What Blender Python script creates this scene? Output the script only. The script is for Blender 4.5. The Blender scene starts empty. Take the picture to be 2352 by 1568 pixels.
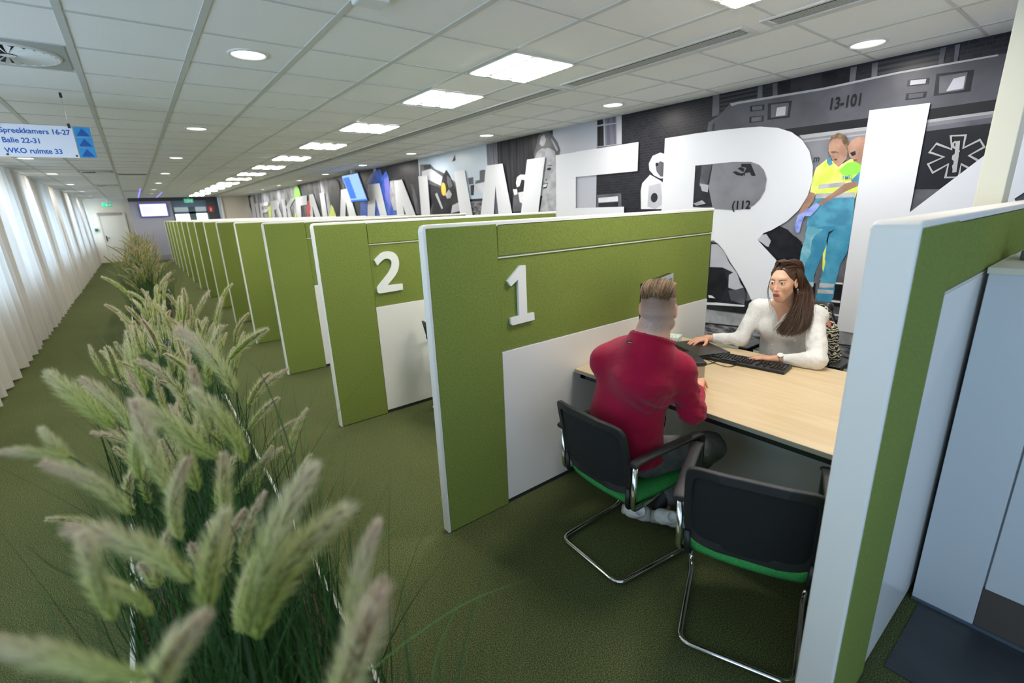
import bpy, bmesh, math, random
import numpy as np
from mathutils import Vector, Matrix, noise

# ------------------------------------------------------------------ camera, world, big lights
scene = bpy.context.scene
C = scene.collection
FPX, YAW, PITCH, ROLL = 1086.42, 0.651203, -0.278371, -0.0383919
CAM = Vector((0, 0, 1.76))
_f = Vector((math.sin(YAW)*math.cos(PITCH), math.cos(YAW)*math.cos(PITCH), math.sin(PITCH)))
_r0 = Vector((math.cos(YAW), -math.sin(YAW), 0)); _u0 = _r0.cross(_f)
_r = _r0*math.cos(ROLL)+_u0*math.sin(ROLL); _u = -_r0*math.sin(ROLL)+_u0*math.cos(ROLL)
cd = bpy.data.cameras.new('camera'); cam = bpy.data.objects.new('camera', cd); C.objects.link(cam)
cam.matrix_world = Matrix(((_r.x, _u.x, -_f.x, CAM.x), (_r.y, _u.y, -_f.y, CAM.y), (_r.z, _u.z, -_f.z, CAM.z), (0, 0, 0, 1)))
cd.sensor_width = 36; cd.lens = FPX/2352*36; cd.clip_start = .02; cd.clip_end = 200
cd.dof.use_dof = True; cd.dof.focus_distance = 2.75; cd.dof.aperture_fstop = 1.9
scene.camera = cam
w = bpy.data.worlds.new('sky'); scene.world = w; w.use_nodes = True
w.node_tree.nodes['Background'].inputs[0].default_value = (.50, .70, 1.0, 1)
w.node_tree.nodes['Background'].inputs[1].default_value = 0.50
scene.view_settings.view_transform = 'Standard'; scene.view_settings.look = 'None'
scene.view_settings.gamma = 1; scene.view_settings.exposure = 0.18
try: scene.view_settings.use_curve_mapping = False
except Exception: pass
try:
    scene.cycles.use_denoising = True; scene.cycles.max_bounces = 9; scene.cycles.sample_clamp_indirect = 8
    scene.cycles.caustics_reflective = False; scene.cycles.caustics_refractive = False
    scene.cycles.diffuse_bounces = 6; scene.cycles.transparent_max_bounces = 12
except Exception: pass

def area(name, loc, size, power, col, rot=(0, 0, 0), shape='RECTANGLE', spread=None):
    l = bpy.data.lights.new(name, 'AREA'); l.shape = shape; l.size = size[0]; l.size_y = size[1]; l.energy = power; l.color = col
    if spread: l.spread = math.radians(spread)
    o = bpy.data.objects.new(name, l); o.location = loc; o.rotation_euler = rot; C.objects.link(o); return o
# daylight coming in through the windows of the left wall (lights stand outside the panes)
WIN = [(-1.9+2.4*k, -.3+2.4*k) for k in range(0, 13)]
for a, b in WIN:
    area('window_daylight', (-2.12, (a+b)/2, 1.62), (1.5, b-a), 54 if a > 4 else 44, (.62, .80, 1), (0, -math.pi/2, 0))
# daylight of the glazed front behind the photographer
area('front_daylight', (1.0, -3.6, 1.5), (6.5, 2.2), 62, (.50, .70, 1), (-math.pi/2-.22, 0, math.pi))

def at(px, py, depth):                                   # a pixel of the photograph at a given depth from the lens
    return CAM + depth*((px-1176)/FPX*_r - (py-784)/FPX*_u + _f)
def onp(px, py, ax, val):                                # ... or where its ray meets a plane of the room
    d = (px-1176)/FPX*_r - (py-784)/FPX*_u + _f
    return CAM + d*((val-CAM[ax])/d[ax])

# ------------------------------------------------------------------ materials
def nd(nt, t, **kw):
    n = nt.nodes.new(t)
    for k, v in kw.items():
        if hasattr(n, k): setattr(n, k, v)
        else: n.inputs[k].default_value = v
    return n
def mat(name, col, rough=.6, metal=0, emis=None, es=0, spec=.5, bump=None, noise_col=None, alpha=1, trans=0, sheen=0, coord='Object'):
    """bump=(scale,strength,detail)  noise_col=(scale,other colour,contrast lo,hi)"""
    m = bpy.data.materials.new(name); m.use_nodes = True; nt = m.node_tree; b = nt.nodes['Principled BSDF']
    b.inputs['Base Color'].default_value = (*col, 1); b.inputs['Roughness'].default_value = rough; b.inputs['Metallic'].default_value = metal
    b.inputs['Specular IOR Level'].default_value = spec; b.inputs['Alpha'].default_value = alpha
    b.inputs['Transmission Weight'].default_value = trans; b.inputs['Sheen Weight'].default_value = sheen
    if emis: b.inputs['Emission Color'].default_value = (*emis, 1); b.inputs['Emission Strength'].default_value = es
    tc = nd(nt, 'ShaderNodeTexCoord')
    if noise_col:
        n = nd(nt, 'ShaderNodeTexNoise', Scale=noise_col[0], Detail=3.0); nt.links.new(tc.outputs[coord], n.inputs['Vector'])
        r = nd(nt, 'ShaderNodeValToRGB'); r.color_ramp.elements[0].position = noise_col[2]; r.color_ramp.elements[1].position = noise_col[3]
        r.color_ramp.elements[0].color = (*col, 1); r.color_ramp.elements[1].color = (*noise_col[1], 1)
        nt.links.new(n.outputs['Fac'], r.inputs[0]); nt.links.new(r.outputs[0], b.inputs['Base Color'])
    if bump:
        n = nd(nt, 'ShaderNodeTexNoise', Scale=bump[0], Detail=float(bump[2]) if len(bump) > 2 else 2.0); nt.links.new(tc.outputs[coord], n.inputs['Vector'])
        bp = nd(nt, 'ShaderNodeBump', Strength=bump[1], Distance=.01); nt.links.new(n.outputs['Fac'], bp.inputs['Height']); nt.links.new(bp.outputs[0], b.inputs['Normal'])
    return m
def srgb(r, g, b):
    f = lambda c: (c/255/12.92) if c/255 <= .04045 else ((c/255+.055)/1.055)**2.4
    return (f(r), f(g), f(b))

M = {}
M['fabric'] = mat('green_fabric', (.172, .222, .046), .9, bump=(260, .35, 3), noise_col=(90, (.215, .268, .062), .35, .65), spec=.15)
M['trim'] = mat('white_vinyl_trim', (.80, .78, .74), .55, bump=(60, .05))
M['laminate'] = mat('white_laminate', (.80, .775, .735), .22, spec=.4)
M['seam'] = mat('pale_seam', (.62, .62, .50), .6)
M['digit'] = mat('white_number_plastic', (.82, .82, .80), .35)
M['dark'] = mat('black_plastic', (.012, .012, .013), .38, bump=(300, .05))
M['darkm'] = mat('black_textured_plastic', (.018, .018, .019), .5, bump=(500, .1))
M['chrome'] = mat('chrome', (.75, .75, .74), .12, 1)
M['mesh'] = mat('black_mesh', (.008, .009, .010), .8, bump=(420, .6))
M['seat'] = mat('green_seat_fabric', (.035, .26, .062), .85, bump=(350, .3), noise_col=(150, (.05, .33, .085), .4, .6), spec=.2)
M['wallw'] = mat('warm_white_paint', (.78, .72, .61), .8, bump=(40, .04))
M['wallg'] = mat('lavender_grey_paint', (.42, .42, .50), .8)
M['white'] = mat('white_paint', (.78, .78, .77), .5)
M['cream'] = mat('cream_paint', (.72, .70, .58), .4)
M['cabinet'] = mat('white_cabinet_laminate', (.62, .66, .70), .35)
M['plinth'] = mat('brown_grey_laminate', (.10, .085, .075), .3)
M['vinyl'] = mat('slate_vinyl', (.030, .033, .038), .35, noise_col=(6, (.045, .048, .052), .3, .7))
M['greenstrip'] = mat('pale_green_skirting', (.30, .34, .26), .6)
M['lampglow'] = mat('lamp_glow', (1, 1, 1), .5, emis=(1, .955, .87), es=40)
M['downglow'] = mat('downlight_glow', (1, 1, 1), .5, emis=(1, .97, .92), es=7)
M['lampmetal'] = mat('lamp_louvre', (.75, .75, .72), .3, .3)
M['ringm'] = mat('downlight_ring', (.72, .71, .68), .35)
M['grille'] = mat('perforated_grille', (.42, .42, .40), .5)
M['shadowgap'] = mat('dark_gap', (.03, .03, .03), .9)
M['soil'] = mat('brown_clay_pebbles', (.085, .045, .030), .9, bump=(30, .5), noise_col=(30, (.16, .09, .06), .4, .6))
M['black'] = mat('black_print', (.010, .011, .014), .5)

def carpet_mat():
    m = bpy.data.materials.new('speckled_green_carpet'); m.use_nodes = True; nt = m.node_tree; b = nt.nodes['Principled BSDF']
    tc = nd(nt, 'ShaderNodeTexCoord')
    mp = nd(nt, 'ShaderNodeMapping'); mp.inputs['Scale'].default_value = (1, 1.25, 1); nt.links.new(tc.outputs['Object'], mp.inputs[0])
    n1 = nd(nt, 'ShaderNodeTexNoise', Scale=210.0, Detail=4.0, Roughness=.75); nt.links.new(mp.outputs[0], n1.inputs['Vector'])
    r = nd(nt, 'ShaderNodeValToRGB'); e = r.color_ramp.elements
    e[0].position = .40; e[0].color = (.024, .032, .012, 1); e[1].position = .62; e[1].color = (.26, .295, .115, 1)
    x = e.new(.50); x.color = (.092, .108, .044, 1)
    nt.links.new(n1.outputs['Fac'], r.inputs[0])
    n2 = nd(nt, 'ShaderNodeTexNoise', Scale=1.3, Detail=2.0); nt.links.new(tc.outputs['Object'], n2.inputs['Vector'])
    mx = nd(nt, 'ShaderNodeMix', data_type='RGBA', blend_type='MULTIPLY'); mx.inputs[0].default_value = .25
    nt.links.new(r.outputs[0], mx.inputs[6]); nt.links.new(n2.outputs['Fac'], mx.inputs[7]); nt.links.new(mx.outputs[2], b.inputs['Base Color'])
    b.inputs['Roughness'].default_value = 1; b.inputs['Specular IOR Level'].default_value = .05
    bp = nd(nt, 'ShaderNodeBump', Strength=.45, Distance=.004); nt.links.new(n1.outputs['Fac'], bp.inputs['Height']); nt.links.new(bp.outputs[0], b.inputs['Normal'])
    return m
M['carpet'] = carpet_mat()

def ceiling_mat():
    m = bpy.data.materials.new('ceiling_tiles'); m.use_nodes = True; nt = m.node_tree; b = nt.nodes['Principled BSDF']
    tc = nd(nt, 'ShaderNodeTexCoord'); n = nd(nt, 'ShaderNodeTexNoise', Scale=260.0, Detail=3.0); nt.links.new(tc.outputs['Object'], n.inputs['Vector'])
    r = nd(nt, 'ShaderNodeValToRGB'); r.color_ramp.elements[0].position = .3; r.color_ramp.elements[0].color = (.83, .815, .815, 1)
    r.color_ramp.elements[1].position = .6; r.color_ramp.elements[1].color = (.93, .915, .91, 1)
    nt.links.new(n.outputs['Fac'], r.inputs[0]); nt.links.new(r.outputs[0], b.inputs['Base Color']); b.inputs['Roughness'].default_value = .9
    bp = nd(nt, 'ShaderNodeBump', Strength=.3, Distance=.004); nt.links.new(n.outputs['Fac'], bp.inputs['Height']); nt.links.new(bp.outputs[0], b.inputs['Normal'])
    return m
M['ceiling'] = ceiling_mat()
M['tbar'] = mat('ceiling_grid_metal', (.60, .60, .58), .5)

def wood_mat():
    m = bpy.data.materials.new('maple_veneer'); m.use_nodes = True; nt = m.node_tree; b = nt.nodes['Principled BSDF']
    tc = nd(nt, 'ShaderNodeTexCoord'); mp = nd(nt, 'ShaderNodeMapping'); mp.inputs['Scale'].default_value = (9, 1.1, 9); nt.links.new(tc.outputs['Object'], mp.inputs[0])
    n = nd(nt, 'ShaderNodeTexNoise', Scale=2.2, Detail=6.0, Distortion=.6); nt.links.new(mp.outputs[0], n.inputs['Vector'])
    r = nd(nt, 'ShaderNodeValToRGB'); e = r.color_ramp.elements
    e[0].position = .3; e[0].color = (.60, .44, .25, 1); e[1].position = .7; e[1].color = (.69, .54, .34, 1)
    nt.links.new(n.outputs['Fac'], r.inputs[0]); nt.links.new(r.outputs[0], b.inputs['Base Color']); b.inputs['Roughness'].default_value = .38
    return m
M['wood'] = wood_mat()

def curtain_mat():
    m = bpy.data.materials.new('sheer_curtain'); m.use_nodes = True; nt = m.node_tree
    for n in list(nt.nodes): nt.nodes.remove(n)
    o = nd(nt, 'ShaderNodeOutputMaterial'); d = nd(nt, 'ShaderNodeBsdfDiffuse'); t = nd(nt, 'ShaderNodeBsdfTranslucent'); x = nd(nt, 'ShaderNodeMixShader')
    d.inputs[0].default_value = (.66, .62, .56, 1); t.inputs[0].default_value = (.70, .70, .69, 1); x.inputs[0].default_value = .36
    nt.links.new(d.outputs[0], x.inputs[1]); nt.links.new(t.outputs[0], x.inputs[2]); nt.links.new(x.outputs[0], o.inputs[0]); return m
M['curtain'] = curtain_mat()
def glass_mat():
    m = bpy.data.materials.new('clear_glass'); m.use_nodes = True; nt = m.node_tree
    for n in list(nt.nodes): nt.nodes.remove(n)
    o = nd(nt, 'ShaderNodeOutputMaterial'); t = nd(nt, 'ShaderNodeBsdfTransparent'); g = nd(nt, 'ShaderNodeBsdfGlossy'); g.inputs['Roughness'].default_value = .05
    x = nd(nt, 'ShaderNodeMixShader'); x.inputs[0].default_value = .08; t.inputs[0].default_value = (.93, .96, .97, 1)
    nt.links.new(t.outputs[0], x.inputs[1]); nt.links.new(g.outputs[0], x.inputs[2]); nt.links.new(x.outputs[0], o.inputs[0]); return m
M['glass'] = glass_mat()

# ------------------------------------------------------------------ mesh helpers
def link(name, me, m, parent=None):
    o = bpy.data.objects.new(name, me); C.objects.link(o)
    for k in (m if isinstance(m, (list, tuple)) else [m]): me.materials.append(k)
    if parent is not None: o.parent = parent
    return o
def obj(name, bm, m, parent=None, smooth=False, bevel=0, seg=2):
    me = bpy.data.meshes.new(name); bmesh.ops.recalc_face_normals(bm, faces=bm.faces[:]) ; bm.to_mesh(me); bm.free()
    if smooth:
        for p in me.polygons: p.use_smooth = True
    o = link(name, me, m, parent)
    if bevel:
        b = o.modifiers.new('bevel', 'BEVEL'); b.width = bevel; b.segments = seg; b.limit_method = 'ANGLE'; b.angle_limit = math.radians(40)
    return o
def tag(o, label, cat, group=None, kind=None):
    if label: o['label'] = label
    if cat: o['category'] = cat
    if group: o['group'] = group
    if kind: o['kind'] = kind
    return o
def thing(name, label, cat, loc=(0, 0, 0), rz=0, group=None):
    o = bpy.data.objects.new(name, None); C.objects.link(o); o.location = loc; o.rotation_euler = (0, 0, rz); o.empty_display_size = .1
    return tag(o, label, cat, group)
def struct(o): o['kind'] = 'structure'; return o
def box(bm, x0, x1, y0, y1, z0, z1, mi=0):
    v = [bm.verts.new(p) for p in ((x0, y0, z0), (x1, y0, z0), (x1, y1, z0), (x0, y1, z0), (x0, y0, z1), (x1, y0, z1), (x1, y1, z1), (x0, y1, z1))]
    for f in ((0, 3, 2, 1), (4, 5, 6, 7), (0, 1, 5, 4), (1, 2, 6, 5), (2, 3, 7, 6), (3, 0, 4, 7)):
        bm.faces.new([v[i] for i in f]).material_index = mi
    return v
def B(*a):
    bm = bmesh.new()
    for q in (a if isinstance(a[0], (tuple, list)) else [a]): box(bm, *q)
    return bm
def frame_of(d):
    d = d.normalized(); a = Vector((0, 0, 1)) if abs(d.z) < .9 else Vector((1, 0, 0))
    s = d.cross(a).normalized(); return s, s.cross(d).normalized()
def tube(bm, pts, r, n=10, cap=True, flat=1.0):
    pts = [Vector(p) for p in pts]; rr = r if isinstance(r, (list, tuple)) else [r]*len(pts); rings = []
    s, u = frame_of(pts[1]-pts[0])
    for i, p in enumerate(pts):
        d = (pts[min(i+1, len(pts)-1)]-pts[max(i-1, 0)]).normalized()
        s = (s-d*s.dot(d)).normalized(); u = d.cross(s)
        rings.append([bm.verts.new(p+(s*math.cos(2*math.pi*k/n)+u*math.sin(2*math.pi*k/n)*flat)*rr[i]) for k in range(n)])
    for a, b in zip(rings, rings[1:]):
        for k in range(n): bm.faces.new((a[k], a[(k+1) % n], b[(k+1) % n], b[k])).smooth = True
    if cap and n > 2:
        bm.faces.new(rings[0][::-1]); bm.faces.new(rings[-1])
def roundpath(pts, rad=.04, seg=5):
    pts = [Vector(p) for p in pts]; out = [pts[0]]
    for a, b, c in zip(pts, pts[1:], pts[2:]):
        d1 = (a-b); d2 = (c-b); r1 = min(rad, d1.length*.48, d2.length*.48); p = b+d1.normalized()*r1; q = b+d2.normalized()*r1
        for k in range(seg+1):
            t = k/seg; out.append(p*(1-t)**2+b*2*t*(1-t)+q*t*t)
    out.append(pts[-1]); return out
def spline(pts, n=24):
    P = [Vector(p) for p in pts]; P = [P[0]*2-P[1]]+P+[P[-1]*2-P[-2]]; out = []
    m = len(P)-3
    for i in range(n+1):
        t = i/n*m; k = min(int(t), m-1); t -= k; a, b, c, d = P[k:k+4]
        out.append(.5*((2*b)+(c-a)*t+(2*a-5*b+4*c-d)*t*t+(-a+3*b-3*c+d)*t**3))
    return out
def prism(bm, pts2, fn, d, mi=0, sides=True):
    """2-D outline -> slab; fn(u,v,w) maps to space, thickness d along w"""
    a = [bm.verts.new(fn(u, v, 0)) for u, v in pts2]; b = [bm.verts.new(fn(u, v, d)) for u, v in pts2]
    bm.faces.new(a[::-1]).material_index = mi; bm.faces.new(b).material_index = mi
    if sides:
        for i in range(len(a)): bm.faces.new((a[i], a[(i+1) % len(a)], b[(i+1) % len(a)], b[i])).material_index = mi
def disc(bm, c, r, z, n=28, up=False, mi=0):
    v = [bm.verts.new((c[0]+r*math.cos(2*math.pi*k/n), c[1]+r*math.sin(2*math.pi*k/n), z)) for k in range(n)]
    bm.faces.new(v if up else v[::-1]).material_index = mi
def lathe(bm, prof, c=(0, 0, 0), n=28, mi=0):
    R = [[bm.verts.new((c[0]+r*math.cos(2*math.pi*k/n), c[1]+r*math.sin(2*math.pi*k/n), c[2]+z)) for k in range(n)] for r, z in prof]
    for a, b in zip(R, R[1:]):
        for k in range(n):
            f = bm.faces.new((a[k], a[(k+1) % n], b[(k+1) % n], b[k])); f.smooth = True; f.material_index = mi
def dup(root, loc, rz=None, label=None):
    r = root.copy(); C.objects.link(r); r.location = loc
    if rz is not None: r.rotation_euler = (0, 0, rz)
    if label: r['label'] = label
    for ch in list(root.children):
        c = ch.copy(); C.objects.link(c); c.parent = r
        for g in list(ch.children):
            d = g.copy(); C.objects.link(d); d.parent = c
    return r
def text_mesh(name, s, size, m, parent, mtx, ext=0.0):
    cu = bpy.data.curves.new(name, 'FONT'); cu.body = s; cu.size = size; cu.extrude = ext; cu.resolution_u = 4; cu.offset = size*.026
    t = bpy.data.objects.new(name, cu); C.objects.link(t); bpy.context.view_layer.update()
    dg = bpy.context.evaluated_depsgraph_get(); me = bpy.data.meshes.new_from_object(t.evaluated_get(dg)); bpy.data.objects.remove(t)
    me.transform(mtx); return link(name, me, m, parent)

# ------------------------------------------------------------------ room shell
CEIL = 2.70
struct(obj('floor', B(-1.75, 6.2, -4, 29, -.1, 0), M['carpet']))
struct(obj('floor_vinyl', B(1.95, 4.5, -4, .27, 0, .004), M['vinyl'])); 
struct(obj('ceiling', B(-2.0, 6.2, -4, 29, CEIL, CEIL+.1), M['ceiling']))
bm = bmesh.new()
for k in range(-3, 9):
    x = -.08+.543*k
    if x > -1.7 and x < 4.55: box(bm, x-.016, x+.016, -4, 28, CEIL-.006, CEIL)
for k in range(-12, 42):
    y = 3.22+.598*k; box(bm, -1.7, 4.58, y-.009, y+.009, CEIL-.004, CEIL)
g = obj('ceiling_grid', bm, M['tbar']); struct(g)
# left wall with window openings
bm = bmesh.new(); box(bm, -1.9, -1.75, -4, 29, 0, .9); box(bm, -1.9, -1.75, -4, 29, 2.36, CEIL)
ys = [-4]+[v for ab in WIN for v in ab]+[29]
for a, b in zip(ys[::2], ys[1::2]):
    if b > a: box(bm, -1.9, -1.75, a, b, .9, 2.36)
struct(obj('wall_left', bm, M['wallw']))
for i, (a, b) in enumerate(WIN):
    if a > 28: continue
    bm = bmesh.new()
    for q in ((a, b, .9, .95), (a, b, 2.31, 2.36), (a, a+.05, .9, 2.36), (b-.05, b, .9, 2.36), ((a+b)/2-.03, (a+b)/2+.03, .9, 2.36)): box(bm, -1.86, -1.80, *q)
    wo = obj('window_%d' % (i+1), bm, M['white']); struct(wo)
    obj('pane', B(-1.835, -1.83, a, b, .9, 2.36), M['glass'], wo)
    obj('window_sill', B(-1.80, -1.66, a-.05, b+.05, .87, .90), M['white'], wo)
struct(obj('baseboard_left', B(-1.75, -1.735, -4, 28, 0, .08), M['white']))
# right wall (mural wall) and far walls
XW = 4.58
struct(obj('wall_right', B(XW, XW+.15, -4, 28.0, 0, CEIL), M['white']))
struct(obj('baseboard_right', B(XW-.03, XW, -3, 26.4, 0, .315), M['greenstrip']))
struct(obj('wall_far', B((-1.75, .02, 28.0, 28.15, 0, CEIL), (-1.75, .02, 27.98, 28.0, 0, .07)), M['wallw']))
struct(obj('wall_screen', B(.02, 1.52, 26.9, 27.05, 0, CEIL), M['wallg']))
struct(obj('baseboard_screen', B(.02, 1.52, 26.88, 26.9, 0, .22), mat('grey_skirting', (.30, .30, .33), .6)))
struct(obj('trim_1', B(.02, 3.1, 26.84, 26.9, 2.55, CEIL), mat('dark_grey_beam', (.07, .07, .08), .6)))
struct(obj('wall_corner', B(3.45, XW, 26.4, 26.6, 0, CEIL), M['wallw']))
struct(obj('trim_2', B(3.36, 3.45, 26.25, 26.6, 0, CEIL), M['white']))
struct(obj('wall_passage', B((1.52, 1.56, 27.05, 28.6, 0, CEIL), (1.52, 3.4, 28.6, 28.7, 2.3, CEIL), (3.0, 3.4, 28.5, 28.6, 0, CEIL)), mat('blue_grey_passage', (.25, .30, .36), .7)))
# far door in the left part
d = obj('door_1', B((-1.12, -.28, 27.955, 27.995, .02, 2.03),), mat('cream_door', (.74, .71, .62), .5), bevel=.004); struct(d)
obj('door_frame', B((-1.2, -1.12, 27.93, 28.0, 0, 2.11), (-.28, -.2, 27.93, 28.0, 0, 2.11), (-1.12, -.28, 27.93, 28.0, 2.03, 2.11)), M['wallw'], d)
obj('door_closer', B(-1.16, -.34, 27.86, 27.93, 2.06, 2.14), mat('grey_closer', (.30, .30, .28), .4), d)
bm = B(-1.06, -1.02, 27.94, 27.955, .92, 1.16); tube(bm, [(-1.04, 27.95, 1.07), (-1.04, 27.90, 1.07), (-.92, 27.90, 1.07)], .012)
obj('door_handle', bm, M['darkm'], d)
# glazed door of the passage
d = obj('door_2', B((1.6, 1.66, 28.0, 28.05, 0, 2.3), (2.22, 2.50, 28.0, 28.05, 0, 2.3), (2.95, 3.02, 28.0, 28.05, 0, 2.3), (1.6, 3.02, 28.0, 28.05, 1.98, 2.08), (1.6, 3.02, 28.0, 28.05, 0, .12)), mat('grey_blue_frame', (.22, .30, .36), .5)); struct(d)
M['daypane'] = mat('daylit_pane', (.7, .8, .9), .3, emis=(.80, .93, 1), es=1.9)
obj('pane', B((1.66, 2.22, 28.02, 28.03, .12, 1.98), (2.50, 2.95, 28.02, 28.03, .12, 1.98)), M['daypane'], d)
obj('transom_pane', B(1.66, 2.95, 28.02, 28.03, 2.08, 2.28), mat('frosted_pane', (.5, .55, .6), .4, emis=(.6, .7, .75), es=.35), d)
# column by the mural
struct(obj('column_1', B(3.62, 3.80, .463, .572, 0, CEIL), M['cream'], bevel=.004))

# ------------------------------------------------------------------ ceiling fixtures
def louvre_lamp(x, y, first=[]):
    if first:
        o = dup(first[0], (x, y, CEIL)); return o
    t = thing('ceiling_lamp', '', 'ceiling light', (x, y, CEIL)); W, L = .54, .56
    bm = bmesh.new(); 
    for q in ((0, W, 0, .015), (0, W, L-.015, L), (0, .015, 0, L), (W-.015, W, 0, L)): box(bm, q[0], q[1], q[2], q[3], -.014, -.002)
    obj('frame', bm, M['lampmetal'], t)
    obj('divider', B((.144, .2095, .015, L-.015, -.008, -.003), (.3305, .396, .015, L-.015, -.008, -.003)), mat('grey_lamp_divider', (.045, .045, .05), .6), t)
    for k in range(3): obj('diffuser', B(.024+.1865*k, .143+.1865*k, .02, L-.02, -.019, -.006), M['lampglow'], t)
    first.append(t); return t
LY = [.93, 2.62, 3.72, 5.42, 7.16, 8.93, 10.72, 12.5, 14.2, 16.0, 17.4, 18.8, 20.5, 22.5, 24.5]
LW = ['cut by the top edge of the photo', 'above booth one, largest in view', 'next one behind the largest, over the second booth', 'third of the row behind the largest']
for i, y in enumerate(LY):
    o = louvre_lamp(2.11, y)
    if i == 0: s = 'three-strip louvre lamp in the ceiling, cut off by the top of the photo'
    elif i == 1: s = 'three-strip louvre lamp in the ceiling, the largest seen whole'
    elif i == 2: s = 'three-strip louvre lamp in the ceiling just behind the largest one'
    elif i < 7: s = 'three-strip louvre lamp in the ceiling, number %s behind the largest one' % ['two', 'three', 'four', 'five'][i-3]
    else: s = 'small distant three-strip louvre lamp in the bright run at the far end'
    tag(o, s, 'ceiling light', 'louvre lamps in a row above the booths')
def downlight(x, y, first=[]):
    if first: return dup(first[0], (x, y, CEIL))
    t = thing('downlight', '', 'ceiling light', (x, y, CEIL))
    bm = bmesh.new(); lathe(bm, [(.112, 0), (.110, -.008), (.098, -.010), (.092, -.004), (.088, 0)]); obj('ring', bm, M['ringm'], t)
    bm = bmesh.new(); disc(bm, (0, 0), .089, -.003); obj('diffuser', bm, M['downglow'], t)
    l = bpy.data.lights.new('downlight_light', 'AREA'); l.shape = 'DISK'; l.size = .17; l.energy = 11; l.color = (1, .95, .88)
    lo = bpy.data.objects.new('downlight_light', l); C.objects.link(lo); lo.location = (0, 0, -.015); lo.parent = t
    first.append(t); return t
for i, y in enumerate([3.5, 6.5, 9.62, 12.9, 16.2, 19.6, 22.6, 25.4]):
    tag(downlight(.75, y), ['large round recessed downlight above the path, nearest over the carpet', 'round recessed downlight second from the nearest above the path', 'round recessed downlight third from the nearest above the path',
        'round recessed downlight fourth from the nearest above the path'][i] if i < 4 else 'small distant downlight in the row leading to the wall screen', 'ceiling light', 'downlights above the path beside the booths')
for i, y in enumerate([3.6, 7, 10.2, 13.2, 16.7, 20.4, 24.1, 26.8]):
    tag(downlight(-1.05, y), 'round downlight close to the curtains, nearest one seen under the hanging sign' if i == 3 else 'round downlight in the ceiling row along the curtains', 'ceiling light', 'downlights along the curtains')
for i, y in enumerate([-.9, 1.32, 3.47, 5.68, 7.96, 10.2, 12.7, 15.1, 17.6, 20.1, 22.6]):
    tag(downlight(4.03, y), {1: 'round downlight nearest to the cream column, above the ambulance picture', 2: 'round downlight above the letter E of the mural', 3: 'round downlight above the letter W of the mural, beside the smiling face'}.get(i, 'small round downlight in the row along the mural wall'), 'ceiling light', 'downlights along the mural')
# chilled beam grilles
for i, (a, b) in enumerate([(-1.4, 1.5), (1.62, 3.10), (3.22, 8.9), (9.0, 14.8), (14.9, 20.6), (20.7, 26.2)]):
    t = thing('ceiling_grille', ['long metal air grille in the ceiling, cut by the top edge of the photo', 'long perforated air grille in the ceiling, nearest one seen whole', 'long air grille in the ceiling, second in line toward the far end',
        'long air grille in the ceiling, third in line toward the far end', 'long air grille in the ceiling, fourth in line toward the far end', 'long air grille in the ceiling, farthest of the line'][i], 'air vent', (2.96, a, CEIL), 0, 'air grilles in one line above the booths')
    L = b-a
    obj('frame', B((0, .02, 0, L, -.012, -.001), (.15, .20, 0, L, -.014, -.001), (0, .2, -.012, -.0005, -.0125, -.001), (0, .2, L+.0005, L+.012, -.0125, -.001)), M['tbar'], t)
    obj('slot', B(.02, .045, .03, L-.03, -.008, -.001), M['shadowgap'], t)
    bm = bmesh.new(); n = int(L/.05) if i < 3 else 4
    box(bm, .045, .15, .03, L-.03, -.007, -.001)
    obj('perforated_panel', bm, mat('perforated_metal', (.58, .58, .54), .5, bump=(700, .5), noise_col=(500, (.22, .22, .20), .45, .55)), t)
# swirl diffuser top left
def diffuser(x, y, label):
    t = thing('swirl_diffuser', label, 'air vent', (x, y, CEIL), 0, 'round swirl diffusers in the ceiling')
    obj('plate', B(-.26, .26, -.28, .28, -.008, -.001), mat('diffuser_plate', (.42, .42, .40), .5), t)
    bm = bmesh.new(); lathe(bm, [(.235, -.008), (.232, -.016), (.215, -.018), (.21, -.010)]); obj('ring', bm, M['white'], t)
    bm = bmesh.new()
    for k in range(26):
        a = 2*math.pi*k/26; ca, sa = math.cos(a), math.sin(a)
        P = [(.03, -.004, -.012), (.21, -.016, -.012), (.21, .016, -.022), (.03, .004, -.016)]
        bm.faces.new([bm.verts.new((p[0]*ca-p[1]*sa, p[0]*sa+p[1]*ca, p[2])) for p in P])
    disc(bm, (0, 0), .035, -.02); obj('blade', bm, M['white'], t)
    bm = bmesh.new(); disc(bm, (0, 0), .21, -.0095); obj('dark_core', bm, M['shadowgap'], t)
diffuser(-.37, 4.10, 'round swirl air diffuser in the ceiling at the upper left edge of the photo')
diffuser(-.37, 12.6, 'round swirl air diffuser in the ceiling just beyond the hanging sign')
diffuser(-.37, 17.2, 'round swirl air diffuser in the ceiling, far one before the door')
for y, s in ((13.2, 'dark rectangular air vent in the ceiling, nearer of two beyond the sign'), (20.4, 'dark rectangular air vent in the ceiling, farther of two beyond the sign')):
    t = thing('air_vent', s, 'air vent', (.2, y, CEIL), 0, 'rectangular vents')
    obj('frame', B((-.26, .26, -.16, -.13, -.01, -.001), (-.26, .26, .13, .16, -.01, -.001), (-.26, -.23, -.16, .16, -.01, -.001), (.23, .26, -.16, .16, -.01, -.001)), M['tbar'], t)
    obj('slat', B(*[(-.23, .23, -.12+.03*k, -.105+.03*k, -.008, -.002) for k in range(8)]), M['shadowgap'], t)
t = thing('smoke_detector', 'small white sensor box on the ceiling at the top edge of the photo', 'sensor', (1.05, 2.34, CEIL))
bm = B(-.07, .07, -.06, .06, -.035, -.001); obj('housing', bm, M['white'], t, bevel=.01); obj('indicator', B(-.02, -.008, -.0615, -.06, -.022, -.012), mat('green_indicator', (.1, .5, .1), .4), t)
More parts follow.
